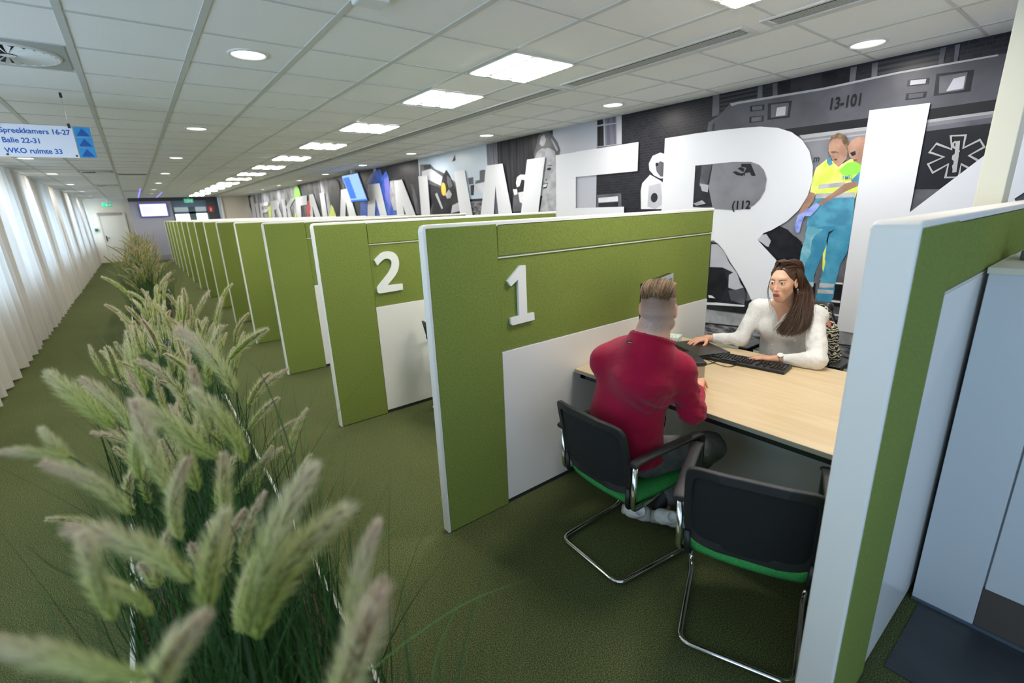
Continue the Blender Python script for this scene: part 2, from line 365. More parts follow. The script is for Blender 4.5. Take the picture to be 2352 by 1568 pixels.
tag(obj('smoke_detector', B(.02, .10, 17.9, 17.98, CEIL-.05, CEIL-.001), M['white'], bevel=.01), 'tiny white smoke detector on the ceiling far down the path', 'sensor')

# ------------------------------------------------------------------ hanging sign
SY = 5.08
t = thing('hanging_sign', 'frosted hanging direction sign with blue text and three arrow tiles', 'sign', (0, SY, 0))
obj('panel', B(-1.05, -.222, -.004, .004, 2.236, 2.458), mat('frosted_acrylic', (.70, .75, .88), .3, emis=(.55, .62, .85), es=.0), t)
obj('tile', B(*[(-.216, -.118, -.004, .004, 2.240+.0735*k, 2.310+.0735*k) for k in range(3)]), mat('light_blue_tile', srgb(40, 140, 205), .4), t)
bm = bmesh.new()
for k in range(3):
    z = 2.240+.0735*k; prism(bm, [(-.205, z+.008), (-.129, z+.008), (-.167, z+.062)], lambda u, v, w_: (u, -.0045-w_, v), .001)
obj('arrow', bm, mat('dark_blue_arrow', srgb(10, 80, 160), .4), t)
mtext = mat('blue_sign_text', srgb(20, 95, 185), .5)
for s, z, x in (('Spreekkamers 16-27', 2.398, -.618), ('Balie 22-31', 2.332, -.618), ('WKO ruimte 33', 2.262, -.618)):
    text_mesh('sign_text', s, .049, mtext, t, Matrix.Translation((x+(.0), -.0045, z)) @ Matrix.Rotation(math.pi/2, 4, 'X') @ Matrix.Scale(.93, 4, (1, 0, 0)))
for x in (-.235, -.61):
    bm = bmesh.new(); tube(bm, [(x, 0, 2.45), (x, 0, CEIL-.006)], .0012, 6); obj('wire', bm, M['chrome'], t)
    for z0_ in (2.445, CEIL-.045): obj('clip', B(x-.008, x+.008, -.01, .01, z0_, z0_+.032), M['darkm'], t)
    obj('stud', B(x-.006, x+.006, -.008, 0, 2.245, 2.257), M['darkm'], t)

# ------------------------------------------------------------------ curtains
rng = random.Random(3)
def curtain(y0, y1, seed):
    bm = bmesh.new(); n = int((y1-y0)/.022); rows = [0.03, .35, .9, 1.5, 2.1, 2.5, 2.66]; R = []
    rr = random.Random(seed); ph = rr.random()*6; amp = [.030+.030*rr.random() for _ in range(60)]
    for z in rows:
        row = []
        for i in range(n+1):
            y = y0+(y1-y0)*i/n; s = y*2*math.pi/.36+ph+1.1*noise.noise(Vector((y*1.3, seed, 0)))*3; a = .075+.035*noise.noise(Vector((y*.9, seed+5, 0)))
            k = 1-.25*(z/2.66); x = -1.47-.035*(z/2.66)+a*math.sin(s)*k+.014*math.sin(2.3*s+z)+.01*noise.noise(Vector((y*4, z*1.2, seed)))
            row.append(bm.verts.new((x, y+.02*math.sin(s*1.0+1)*k, z)))
        R.append(row)
    for a, b in zip(R, R[1:]):
        for i in range(n): bm.faces.new((a[i], a[i+1], b[i+1], b[i])).smooth = True
    return obj('curtain', bm, M['curtain'], smooth=True)
cy = [-1.5, 3.1, 5.95, 6.2, 9.2, 12.2, 15.2, 18.2, 21.2, 24.3, 27.7]
cy = [(5.02, 8.0), (8.06, 11.1), (11.14, 14.2), (14.24, 17.3), (17.34, 20.4), (20.44, 23.6), (23.64, 27.6)]
cl = {0: 'pale full-length curtain nearest in view at the left edge', 1: 'pale full-length curtain second in view along the windows', 2: 'pale full-length curtain third in view along the windows', 6: 'pale full-length curtain at the far end beside the cream door'}
for i, (a, b) in enumerate(cy):
    tag(curtain(a, b, i), cl.get(i, ['', '', '', 'pale full-length curtain fourth in view along the windows', 'pale full-length curtain fifth in view along the windows', 'pale full-length curtain last but one before the cream door', ''][i]), 'curtain', 'curtains along the window wall')
struct(obj('trim_3', B(-1.56, -1.50, -2, 27.8, 2.672, CEIL), M['white']))

# ------------------------------------------------------------------ partitions
def partition(x0, y0, thick, L, pillar, zmid, zlow, label, digit=None):
    H = 1.69; t = thing('partition', label, 'partition', (x0, y0, 0), 0, 'green and white booth partitions')
    f = .012
    # vinyl covered core: end cap and top edge
    bm = bmesh.new(); e = .030
    prism(bm, [(0, 0), (e, 0), (e, H-e), (L, H-e), (L, H), (e, H), (.018, H-.0035), (.0085, H-.0085), (.0035, H-.018), (0, H-e)], lambda u, v, w_: (u, .003+w_, v), thick-.006); obj('trim', bm, M['trim'], t, bevel=.007, seg=3)
    obj('core', B(.031, L-.002, .018, thick-.018, .001, H-.031), M['trim'], t)
    obj('end_panel', B((.014, pillar, 0, thick, .004, H-.016),), M['fabric'], t, bevel=.004)
    obj('upper_panel', B((pillar+.003, L-.01, 0.003, thick-.003, zmid+.006, H-.014),), M['fabric'], t, bevel=.006)
    obj('middle_panel', B((pillar+.003, L-.01, .010, thick-.010, zlow+.004, zmid-.004),) if zmid > zlow+.02 else B(pillar+.003, L-.01, .01, thick-.01, zmid-.01, zmid), M['fabric'], t)
    obj('seam', B((pillar+.003, L-.005, .0035, thick-.0035, zmid-.004, zmid+.003),), M['seam'], t)
    obj('lower_panel', B((pillar+.003, L-.008, .004, thick-.004, .03, zlow),), M['laminate'], t, bevel=.002)
    obj('base_rail', B((pillar, L-.01, .010, thick-.010, 0, .03),), M['shadowgap'], t)
    return t
names = ['one', 'two']
P1 = partition(1.06, 2.042, .062, 2.53, .425, 1.50, .975, 'green partition with the white number 1 on its side')
YP = [2.042, 3.835]+[2.042+1.79*k for k in range(2, 16)]
P2 = dup(P1, (1.06, YP[1], 0), 0, 'green partition with the white number 2 on its side')
LB = ['green partition with white edge right behind the one numbered 2', 'green partition, second behind the one numbered 2', 'green partition, third behind the one numbered 2', 'green partition, fourth behind the one numbered 2']
for i in range(2, 16):
    dup(P1, (1.06, YP[i], 0), 0, LB[i-2] if i-2 < 4 else ('green partition farthest back, next to the wall with the screen' if i == 15 else 'green partition edge in the tightly packed far run of booths'))
P0 = partition(1.475, .312, .108, 2.45, .385, 1.462, 1.455, 'thick white-edged green partition nearest the camera at the right')
def trace(pts, zoom, ox, oy, ax, val): return [onp(ox+x/zoom, oy+y/zoom, ax, val) for x, y in pts]
def smoothpts(p, n=3):
    out = []
    for i in range(len(p)):
        a, b, c, d = p[i-1], p[i], p[(i+1) % len(p)], p[(i+2) % len(p)]
        for k in range(n):
            t = k/n; out.append(.5*((2*b)+(c-a)*t+(2*a-5*b+4*c-d)*t*t+(-a+3*b-3*c+d)*t**3))
    return out
one = [(1818, 765), (1850, 812), (1912, 752), (1924, 1073), (1848, 1098), (1852, 1148), (1858, 1158), (1868, 1162), (2062, 1112), (2059, 1047), (1996, 1058), (1981, 622), (1932, 626)]
two = [(625, 577), (638, 560), (660, 538), (685, 515), (712, 502), (740, 497), (768, 498), (795, 507), (818, 524), (834, 548), (844, 580), (846, 615), (842, 650), (830, 685), (810, 718), (785, 750), (741, 803), (878, 788), (882, 842), (672, 877), (660, 872), (654, 862), (650, 825), (660, 808), (700, 758), (735, 715), (762, 675), (776, 640), (781, 605), (776, 583), (762, 568), (742, 562), (720, 564), (700, 576), (676, 598), (652, 625)]
for P, pts, y0 in ((P1, one, YP[0]), (P2, two, YP[1])):
    q = trace(pts, 3.92, 700, 450, 1, y0+.0); bm = bmesh.new()
    prism(bm, [(p.x-1.06, p.z) for p in q], lambda u, v, w_: (u, .008-w_, v), .016)
    o = obj('number', bm, M['digit'], P); o['label'] = 'white raised digit'
# cabinet behind the near partition, seen at the right edge
t = thing('cabinet', 'tall white cabinet with cream top behind the near partition', 'cabinet', (2.43, 0, 0))
obj('body', B((.02, .5, -1.5, .30, .0, 1.46),), mat('cabinet_body', (.5, .53, .56), .4), t)
obj('side_panel', B(0, .02, .100, .300, .012, 1.46), M['cabinet'], t, bevel=.002)
for k in range(3): obj('door', B(0, .02, -.44-.54*k, .094-.54*k, .20, 1.46), M['cabinet'], t, bevel=.002)
obj('plinth', B(.004, .02, -1.5, .098, .012, .196), M['plinth'], t)
obj('worktop', B(-.004, .52, -1.5, .305, 1.46, 1.482), M['cream'], t)
struct(obj('baseboard_cabinet', B(2.422, 2.43, -1.5, .30, .004, .016), mat('blue_grey_strip', (.09, .12, .16), .4)))
tag(obj('box', B(2.72, 2.88, .05, .26, 1.482, 1.52), M['plinth'], bevel=.003), 'small brown box on the cream cabinet top at the right edge', 'box')

# ------------------------------------------------------------------ desk of booth one
t = thing('desk', 'maple-topped desk between the red-sweatered visitor and the woman', 'desk', (2.05, .425, 0)); LD = 1.612
bm = bmesh.new()
prism(bm, [(0, 0), (0, LD), (1.11, LD), (1.11, 0)], lambda u, v, w_: (u, v, .722+w_), .023); obj('desktop', bm, M['wood'], t, bevel=.002)
obj('edge_band', B(-.003, 0, 0, LD, .722, .744), mat('grey_edge_band', (.36, .33, .26), .5), t)
obj('under_frame', B((.03, .07, .02, LD-.02, .682, .722), (1.0, 1.04, .02, LD-.02, .682, .722), (.03, 1.04, .02, .06, .682, .722), (.03, 1.04, LD-.06, LD-.02, .682, .722)), M['dark'], t)
obj('modesty_panel', B(.36, .378, .03, LD-.03, .05, .70), mat('grey_white_panel', (.62, .61, .57), .5), t)
for q in ((.62, .67, .05, .10), (.62, .67, LD-.10, LD-.05)): obj('leg', B(q[0], q[1], q[2], q[3], 0, .682), M['darkm'], t)

# ------------------------------------------------------------------ visitor chair (cantilever, chrome)
def visitor_chair(label, loc, rz):
    t = thing('visitor_chair', label, 'chair', loc, rz, 'cantilever visitor chairs')   # local +x = forward, origin under the seat centre
    w2 = .235
    bm = bmesh.new()
    path = [(-.02, w2-.03, .405), (-.20, w2-.01, .405), (-.235, w2+.005, .43), (-.235, w2+.01, .655)]
    for s in (1, -1):
        tube(bm, roundpath([(x, y*s, z) for x, y, z in path], .035), .0125, 12)
    loop = [(.20, -w2-.01, .655), (.215, -w2-.01, .35), (.235, -w2-.01, .045), (.185, -w2-.0, .013), (-.27, -w2+.02, .013), (-.30, 0, .013), (-.27, w2-.02, .013), (.185, w2, .013), (.235, w2+.01, .045), (.215, w2+.01, .35), (.20, w2+.01, .655)]
    loop = [(.20, -w2-.01, .655), (.22, -w2-.01, .04), (.17, -w2, .013), (-.28, -w2+.03, .013), (-.28, w2-.03, .013), (.17, w2, .013), (.22, w2+.01, .04), (.20, w2+.01, .655)]
    tube(bm, roundpath(loop, .05, 6), .0125, 12)
    obj('frame', bm, M['chrome'], t, smooth=True)
    for s in (1, -1):
        bm = bmesh.new()
        P = spline([(-.255, s*(w2+.012), .655), (-.20, s*(w2+.015), .668), (0, s*(w2+.018), .672), (.17, s*(w2+.018), .672), (.225, s*(w2+.014), .660)], 12)
        n = 10; rings = []
        for i, p in enumerate(P):
            rings.append([bm.verts.new((p.x, p.y+.025*math.copysign(abs(math.cos(2*math.pi*k/n))**.6, math.cos(2*math.pi*k/n)), p.z+.011*math.copysign(abs(math.sin(2*math.pi*k/n))**.7, math.sin(2*math.pi*k/n)))) for k in range(n)])
        for a, b in zip(rings, rings[1:]):
            for k in range(n): bm.faces.new((a[k], a[(k+1) % n], b[(k+1) % n], b[k])).smooth = True
        bm.faces.new(rings[0][::-1]); bm.faces.new(rings[-1])
        box(bm, .185, .225, s*(w2+.018)-.02, s*(w2+.018)+.02, .50, .665)
        obj('armrest', bm, M['darkm'], t, bevel=.003)
    # seat cushion
    bm = bmesh.new(); nx, ny = 14, 14; top = []; bot = []
    for i in range(nx+1):
        a = []; b = []
        for j in range(ny+1):
            u = i/nx*2-1; v = j/ny*2-1
            x = .235*u*math.sqrt(max(0, 1-.18*v*v)); y = .225*v*math.sqrt(max(0, 1-.16*u*u)); e = max(abs(u), abs(v))
            dz = -.020*max(0, (e-.8)/.2)**2 - (.018*max(0, u-.6)/.4 if u > .6 else 0)
            a.append(bm.verts.new((x, y, .462+dz-.008*(1-v*v)))); b.append(bm.verts.new((x*.97, y*.97, .412-(.018*max(0, u-.6)/.4 if u > .6 else 0))))
        top.append(a); bot.append(b)
    for i in range(nx):
        for j in range(ny):
            bm.faces.new((top[i][j], top[i+1][j], top[i+1][j+1], top[i][j+1])); bm.faces.new((bot[i][j], bot[i][j+1], bot[i+1][j+1], bot[i+1][j]))
    per = [(i, 0) for i in range(nx)]+[(nx, j) for j in range(ny)]+[(i, ny) for i in range(nx, 0, -1)]+[(0, j) for j in range(ny, 0, -1)]
    for (i, j), (k, l) in zip(per, per[1:]+per[:1]): bm.faces.new((top[i][j], bot[i][j], bot[k][l], top[k][l]))
    obj('seat', bm, M['seat'], t, smooth=True)
    bm = bmesh.new(); box(bm, -.19, .19, -.19, .19, .395, .411); obj('seat_pan', bm, M['dark'], t, bevel=.004)
    # curved backrest: frame + mesh
    def bp(v, h):                      # v -1..1 across, h 0..1 up
        y = .232*v*(1-.03*h)*(1 if h > .25 else .90+.4*h); x = -.215-.075*h-.045*(1-v*v)+.0; return Vector((x, y, .47+.375*h-.012*v*v*h))
    bm = bmesh.new(); n = 16
    sg = lambda c, e_: math.copysign(abs(c)**e_, c)
    out = [bp(sg(math.cos(a_), .24), .5+.5*sg(math.sin(a_), .20)) for a_ in [2*math.pi*(k_+.5)/56 for k_ in range(56)]]
    m_ = len(out); inn = []
    cen = bp(0, .5)
    def ins(p):
        q = Vector(p); q.y = p.y*.87; q.z = .47+.375*.5+(p.z-(.47+.375*.5))*.80; q.x = p.x+.0; return q
    A = [bm.verts.new(p+Vector((-.010, 0, 0))) for p in out]; Bv = [bm.verts.new(ins(p)+Vector((-.010, 0, 0))) for p in out]
    A2 = [bm.verts.new(p+Vector((.012, 0, 0))) for p in out]; B2 = [bm.verts.new(ins(p)+Vector((.012, 0, 0))) for p in out]
    for i in range(m_):
        j = (i+1) % m_
        bm.faces.new((A[i], A[j], Bv[j], Bv[i])); bm.faces.new((A2[i], B2[i], B2[j], A2[j])); bm.faces.new((A[i], A2[i], A2[j], A[j])); bm.faces.new((Bv[i], Bv[j], B2[j], B2[i]))
    obj('backrest_frame', bm, M['darkm'], t, bevel=.004)
    bm = bmesh.new(); G = [[bm.verts.new(bp(-1+2*i/n, h)*1.0) for i in range(n+1)] for h in (.06, .3, .55, .8, .95)]
    for r_ in G:
        for v in r_: v.co.y *= .93
    for a, b in zip(G, G[1:]):
        for i in range(n): bm.faces.new((a[i], a[i+1], b[i+1], b[i]))
    obj('backrest_mesh', bm, M['mesh'], t, smooth=True)
    for s in (1, -1):
        bm = bmesh.new(); tube(bm, roundpath([(-.10, s*.19, .40), (-.235, s*.205, .41), (-.235, s*.21, .52)], .03), .012, 8); obj('back_bracket', bm, M['dark'], t)
    return t
CH1 = visitor_chair('black-backed visitor chair with green seat under the man in red', (1.775, 1.372, 0), math.radians(-4))
CH2 = dup(CH1, (1.775, .745, 0), math.radians(22), 'empty black-backed visitor chair with green seat beside the near partition')
CH3 = dup(CH1, (2.10, 3.44, 0), math.radians(-6), 'black visitor chair mostly hidden behind the number 1 partition')


# ------------------------------------------------------------------ organic shapes: signed distance fields meshed by surface nets
def _v(p): return np.array(p, dtype=np.float32)
class Sdf:
    """smooth union / difference of tapered capsules and ellipsoids, sampled on a grid"""
    def __init__(s): s.ops = []
    def cap(s, a, b, ra, rb, k=.01, sub=False): s.ops.append(('c', _v(a), _v(b), ra, rb, k, sub)); return s
    def ell(s, c, r, k=.01, rot=None, sub=False): s.ops.append(('e', _v(c), _v(r), rot, None, k, sub)); return s
    def chain(s, pts, rs, k=.01):
        for a, b, ra, rb in zip(pts, pts[1:], rs, rs[1:]): s.cap(a, b, ra, rb, k)
        return s
    def plane(s, p, n, k=.004): s.ops.append(('p', _v(p), _v(n)/np.linalg.norm(n), 0, 0, k, True)); return s
    @staticmethod
    def one(o, P):
        if o[0] == 'c':
            a, b, ra, rb = o[1:5]; ba = b-a; t = np.clip(((P-a)@ba)/max(ba@ba, 1e-12), 0, 1)
            d = P-a-t[..., None]*ba; return np.sqrt((d*d).sum(-1))-(ra+(rb-ra)*t)
        if o[0] == 'e':
            q = P-o[1]
            if o[3] is not None: q = q@np.array(o[3], dtype=np.float32)
            r = o[2]; k0 = np.sqrt(((q/r)**2).sum(-1)); k1 = np.sqrt(((q/(r*r))**2).sum(-1)); return k0*(k0-1)/np.maximum(k1, 1e-6)
        return (P-o[1])@o[2]
    def eval(s, P):
        d = None
        for o in s.ops:
            e = s.one(o, P); k = o[5]
            if d is None: d = e; continue
            if o[6]:
                e = -e; h = np.clip(.5+.5*(e-d)/k, 0, 1); d = d+(e-d)*h+k*h*(1-h)
            else:
                h = np.clip(.5+.5*(d-e)/k, 0, 1); d = d*(1-h)+e*h-k*h*(1-h)
        return d
    def bounds(s, m=.03):
        lo = np.full(3, 1e9); hi = -lo
        for o in s.ops:
            if o[6]: continue
            if o[0] == 'c':
                r = max(o[3], o[4]); lo = np.minimum(lo, np.minimum(o[1], o[2])-r); hi = np.maximum(hi, np.maximum(o[1], o[2])+r)
            elif o[0] == 'e': r = float(o[2].max()); lo = np.minimum(lo, o[1]-r); hi = np.maximum(hi, o[1]+r)
        return lo-m, hi+m
    def mesh(s, res, extra=None):
        lo, hi = s.bounds(); n = np.ceil((hi-lo)/res).astype(int)+1
        ax = [lo[i]+res*np.arange(n[i]) for i in range(3)]
        F = np.empty(tuple(n), np.float32)
        Y, Z = np.meshgrid(ax[1], ax[2], indexing='ij')
        for i0 in range(0, n[0], 24):
            xs = ax[0][i0:i0+24]; P = np.empty((len(xs), n[1], n[2], 3), np.float32)
            P[..., 0] = xs[:, None, None]; P[..., 1] = Y; P[..., 2] = Z
            F[i0:i0+24] = s.eval(P) + (extra(P) if extra else 0)
        return nets(F, lo, res)
def nets(F, lo, res):
    S = F < 0; nx, ny, nz = F.shape
    c = np.zeros((nx-1, ny-1, nz-1), np.int8)
    for dx in (0, 1):
        for dy in (0, 1):
            for dz in (0, 1): c += S[dx:nx-1+dx, dy:ny-1+dy, dz:nz-1+dz]
    act = (c > 0) & (c < 8); idx = -np.ones(c.shape, np.int64); idx[act] = np.arange(act.sum()); I = np.argwhere(act)
    acc = np.zeros((len(I), 3)); cnt = np.zeros(len(I))
    corners = [(0, 0, 0), (1, 0, 0), (0, 1, 0), (1, 1, 0), (0, 0, 1), (1, 0, 1), (0, 1, 1), (1, 1, 1)]
    vals = [F[I[:, 0]+a, I[:, 1]+b, I[:, 2]+d] for a, b, d in corners]
    for i in range(8):
        for j in range(i+1, 8):
            if sum(abs(a-b) for a, b in zip(corners[i], corners[j])) != 1: continue
            m = (vals[i] < 0) != (vals[j] < 0); t = vals[i][m]/(vals[i][m]-vals[j][m])
            a = np.array(corners[i], float); b = np.array(corners[j], float); acc[m] += a+t[:, None]*(b-a); cnt[m] += 1
    V = lo+res*(I+acc/cnt[:, None]); Q = []
    for ax_ in range(3):
        sh = [slice(1, -1)]*3; sh[ax_] = slice(0, -1); sh2 = [slice(1, -1)]*3; sh2[ax_] = slice(1, None)
        A = S[tuple(sh)]; Bb = S[tuple(sh2)]; E = np.argwhere(A != Bb); off = np.ones(3, int); off[ax_] = 0; E = E+off
        u, v = [(1, 2), (2, 0), (0, 1)][ax_]; du = np.zeros(3, int); du[u] = 1; dv = np.zeros(3, int); dv[v] = 1
        g = lambda K: idx[K[:, 0], K[:, 1], K[:, 2]]
        q = np.stack([g(E-du-dv), g(E-dv), g(E), g(E-du)], 1); fl = S[E[:, 0], E[:, 1], E[:, 2]]
        q[~fl] = q[~fl][:, ::-1]; Q.append(q)
    Q = np.concatenate(Q); Q = Q[(Q >= 0).all(1)]; return V, Q
def np_obj(name, parts, m, parent=None, paint=None, mtx=None, wrinkle=None):
    """parts: list of (V,Q); paint(V)->rgb stored as colour attribute"""
    Vs = []; Qs = []; n = 0
    for V, Q in parts: Vs.append(V); Qs.append(Q+n); n += len(V)
    V = np.concatenate(Vs); Q = np.concatenate(Qs); me = bpy.data.meshes.new(name)
    me.vertices.add(len(V)); me.vertices.foreach_set('co', V.astype(np.float32).ravel())
    me.loops.add(len(Q)*4); me.polygons.add(len(Q)); me.loops.foreach_set('vertex_index', Q.ravel().astype(np.int32))
    me.polygons.foreach_set('loop_start', (np.arange(len(Q))*4).astype(np.int32)); me.polygons.foreach_set('use_smooth', np.ones(len(Q), bool))
    me.update(calc_edges=True); me.validate()
    if wrinkle is not None:
        nr = np.empty(len(V)*3, np.float32); me.vertices.foreach_get('normal', nr); nr = nr.reshape(-1, 3)
        V = V+nr*wrinkle(V)[:, None]; me.vertices.foreach_set('co', V.astype(np.float32).ravel()); me.update()
    if paint is not None:
        col = np.ones((len(V), 4), np.float32); col[:, :3] = paint(V)
        at_ = me.color_attributes.new('tint', 'FLOAT_COLOR', 'POINT'); at_.data.foreach_set('color', col.ravel())
    o = link(name, me, m, parent)
    return o
def tint_mat(name, rough=.5, sss=0, bump=None, spec=.4):
    m = mat(name, (1, 1, 1), rough, spec=spec, bump=bump); nt = m.node_tree; a = nd(nt, 'ShaderNodeVertexColor'); a.layer_name = 'tint'
    nt.links.new(a.outputs[0], nt.nodes['Principled BSDF'].inputs['Base Color'])
    if sss:
        b = nt.nodes['Principled BSDF']; b.inputs['Subsurface Weight'].default_value = sss; b.inputs['Subsurface Radius'].default_value = (.012, .005, .003); b.inputs['Subsurface Scale'].default_value = 1
    return m
def sm(x, a, b): t = np.clip((x-a)/(b-a), 0, 1); return t*t*(3-2*t)
def nz(V, s, seed=0):                                  # cheap smooth noise from sines
    r = np.random.RandomState(seed); out = np.zeros(len(V))
    for i in range(9):
        k = r.normal(size=3)*s; out += np.sin(V@k+r.uniform(0, 6.28))
    return out/4
def local(M3, o, p): return Vector(o)+M3@Vector(p)
def rotm(fwd, up=(0, 0, 1)):                           # columns: x forward, y left, z up
    x = Vector(fwd).normalized(); y = Vector(up).cross(x).normalized(); z = x.cross(y); return Matrix((x, y, z)).transposed()

def hand(S, wrist, R, side, curl=(.5, .55, .6, .65), spread=.10, thumb=.6, k=.004, sc=1.0, bendmul=1.0):
    """R columns: x along the fingers, y towards the thumb, z back of the hand. side unused when R is explicit"""
    W = Vector(wrist); L = lambda x, y, z: W+R@(Vector((x, y, z))*sc)
    S.cap(L(-.04, 0, 0), L(.015, 0, 0), .023*sc, .022*sc, .01)
    for y0, y1 in ((.022, .027), (.008, .010), (-.007, -.008), (-.020, -.024)): S.cap(L(.012, y0*.6, 0), L(.082-abs(y1)*.15, y1, .002), .013*sc, .0115*sc, .012)
    S.ell(L(.045, 0, -.003), (.04*sc, .03*sc, .013*sc), .01, rot=np.array(R.to_3x3()))
    ln = [(.043, .026, .021), (.048, .030, .022), (.045, .028, .021), (.034, .021, .018)]; ys = [.028, .010, -.008, -.025]; x0 = [.082, .086, .082, .074]
    for i in range(4):
        p = Vector((x0[i], ys[i], .003)); a = 0; sp = spread*(1.2-i*.8); rad = [.0092, .0085, .0078, .0068] if i < 3 else [.0082, .0075, .007, .006]
        for j in range(3):
            a += curl[i]*(1.0, 1.15, .7)[j]*bendmul; d = Vector((math.cos(a)*math.cos(sp), math.sin(sp)*math.cos(a*.5), -math.sin(a))).normalized(); q = p+d*ln[i][j]
            S.cap(L(*p), L(*q), rad[j]*sc, rad[j+1]*sc, k if j else .006); p = q
    p = Vector((.018, .024, -.006)); a = Vector((.62, .72, -.28*thumb)).normalized()
    for ln_, ra, rb, tw in ((.042, .013, .0105, 0), (.032, .0105, .009, .35), (.026, .009, .0072, .55)):
        d = Vector((a.x+tw, a.y-tw*.75*thumb*1.3, a.z-.15*thumb)).normalized(); q = p+d*ln_; S.cap(L(*p), L(*q), ra*sc, rb*sc, .006); p = q

SKIN = np.array(srgb(222, 176, 150)); 
def head_sdf(sc=1.0, female=True):
    S = Sdf()
    S.ell((-.018, 0, .035), (.094, .074, .082), .01)
    S.ell((.022, 0, -.018), (.066, .056 if female else .065, .085), .03)
    if female:
        S.ell((.055, 0, -.092), (.024, .021, .017), .03)
        for s in (1, -1): S.ell((.048, s*.040, -.018), (.030, .022, .024), .025); S.cap((.0, s*.041, -.052), (.045, s*.016, -.090), .014, .013, .03)
    else:
        S.ell((.058, 0, -.098), (.026, .030, .022), .03)
        for s in (1, -1): S.cap((-.01, s*.058, -.060), (.045, s*.028, -.098), .020, .018, .03)
        S.cap((-.036, 0, -.02), (-.030, 0, -.115), .060, .052, .03)
    S.ell((.066, 0, .034), (.020, .046, .014), .02)                       # brow
    for s in (1, -1): S.ell((.094, s*.031, .008), (.020, .019, .013), .012, sub=True)
    S.cap((.080, 0, .022), (.101, 0, -.027), .0062, .0082, .012)            # nose
    S.ell((.106, 0, -.029), (.008, .0078, .0075), .006)
    for s in (1, -1): S.ell((.094, s*.0095, -.033), (.008, .0055, .0055), .005)
    S.ell((.078, 0, -.064), (.012, .026, .020), .020)                      # mouth mound
    S.ell((.0868, 0, -.0602), (.0050, .0245, .0027), .005); S.ell((.0862, 0, -.0672), (.0058, .020, .0037), .005)
    S.cap((.0925, -.020, -.0640), (.0925, .020, -.0640), .0010, .0010, .003, True)
    for s in (1, -1):
        S.ell((.0740, s*.031, .0130), (.0132, .0165, .0062), .005)           # upper lid
        S.ell((.0745, s*.031, .0035), (.013, .0150, .0060), .004)           # lower lid
        S.ell((.0905, s*.031, .0075), (.012, .0142, .0052), .003, sub=True)
        # ear
        S.ell((-.012, s*.076, -.004), (.018, .010, .031), .006); S.ell((-.008, s*.086, -.002), (.010, .007, .020), .006, sub=True)
    return S

# ------------------------------------------------------------------ people
M['skin'] = tint_mat('skin', .48, .12, spec=.35)
M['eye'] = mat('eye_white', (.75, .73, .70), .15)
M['iris'] = mat('grey_blue_iris', (.06, .09, .12), .15)
M['pupil'] = mat('pupil', (.004, .004, .005), .1)
M['sweater'] = mat('red_knit', (.33, .005, .036), .92, bump=(420, .35, 3), noise_col=(8, (.38, .009, .045), .3, .7), spec=.12, sheen=.15)
M['blouse'] = mat('white_linen', (.80, .79, .78), .85, bump=(260, .25, 3), noise_col=(70, (.72, .71, .71), .45, .75), spec=.15)
M['jeans'] = mat('grey_denim', (.12, .125, .135), .9, bump=(300, .4, 3), noise_col=(14, (.22, .22, .225), .4, .75), spec=.1)
M['shoe'] = mat('white_leather', (.80, .79, .76), .5, bump=(80, .1), noise_col=(30, (.60, .59, .55), .5, .8))
M['sole'] = mat('dirty_white_rubber', (.50, .47, .40), .7, noise_col=(25, (.33, .30, .25), .45, .7))
def hair_mat(name, c1, c2, sc=(60, 60, 3)):
    m = bpy.data.materials.new(name); m.use_nodes = True; nt = m.node_tree; b = nt.nodes['Principled BSDF']
    oi = nd(nt, 'ShaderNodeVertexColor'); oi.layer_name = 'tint'
    r = nd(nt, 'ShaderNodeValToRGB'); r.color_ramp.elements[0].color = (*c1, 1); r.color_ramp.elements[1].color = (*c2, 1)
    nt.links.new(oi.outputs[0], r.inputs[0]); nt.links.new(r.outputs[0], b.inputs['Base Color']); b.inputs['Roughness'].default_value = .42; b.inputs['Specular IOR Level'].default_value = .45
    return m
M['hairw'] = hair_mat('dark_brown_hair', (.020, .009, .005), (.17, .075, .034))
M['hairm'] = hair_mat('light_brown_hair', (.045, .026, .015), (.42, .26, .14)); M['hairm'].node_tree.nodes['Principled BSDF'].inputs['Roughness'].default_value = .6; M['hairm'].node_tree.nodes['Principled BSDF'].inputs['Specular IOR Level'].default_value = .2

def strands(name, guides, m, parent, n, r, jit, seed, taper=.25, seg=16, wave=0):
    """hair: n thin locks, each interpolated between neighbouring guide curves"""
    rr = random.Random(seed); bm = bmesh.new(); cl = bm.verts.layers.float_color.new('tint')
    G = [spline(g, seg) for g in guides]
    for _ in range(n):
        t = rr.random()*(len(G)-1); k = min(int(t), len(G)-2); t -= k; j = [Vector((rr.gauss(0, jit), rr.gauss(0, jit), rr.gauss(0, jit))) for _ in range(3)]
        ln = rr.uniform(.72, 1.0); ph = rr.random()*6.28; P = []
        for i in range(int(seg*ln)+1):
            u = i/seg; p = G[k][i]*(1-t)+G[k+1][i]*t+j[0]*(.35+.65*u)+j[1]*(math.sin(u*3.1)*.7)
            if wave: p = p+Vector((math.sin(u*9+ph), math.cos(u*8+ph*.7), 0))*wave*u
            P.append(p)
        if len(P) < 3: continue
        c = min(1, max(0, rr.gauss(.36, .30))); st = len(bm.verts)
        R_ = [r*(1-(1-taper)*(i/(len(P)-1))**2) for i in range(len(P))]; n0 = len(bm.verts); bm.verts.ensure_lookup_table()
        tube(bm, P, R_, 4, cap=False, flat=.5)
        bm.verts.ensure_lookup_table()
        for v in bm.verts[n0:]: v[cl] = (c, c, c, 1)
    return obj(name, bm, m, parent, smooth=True)

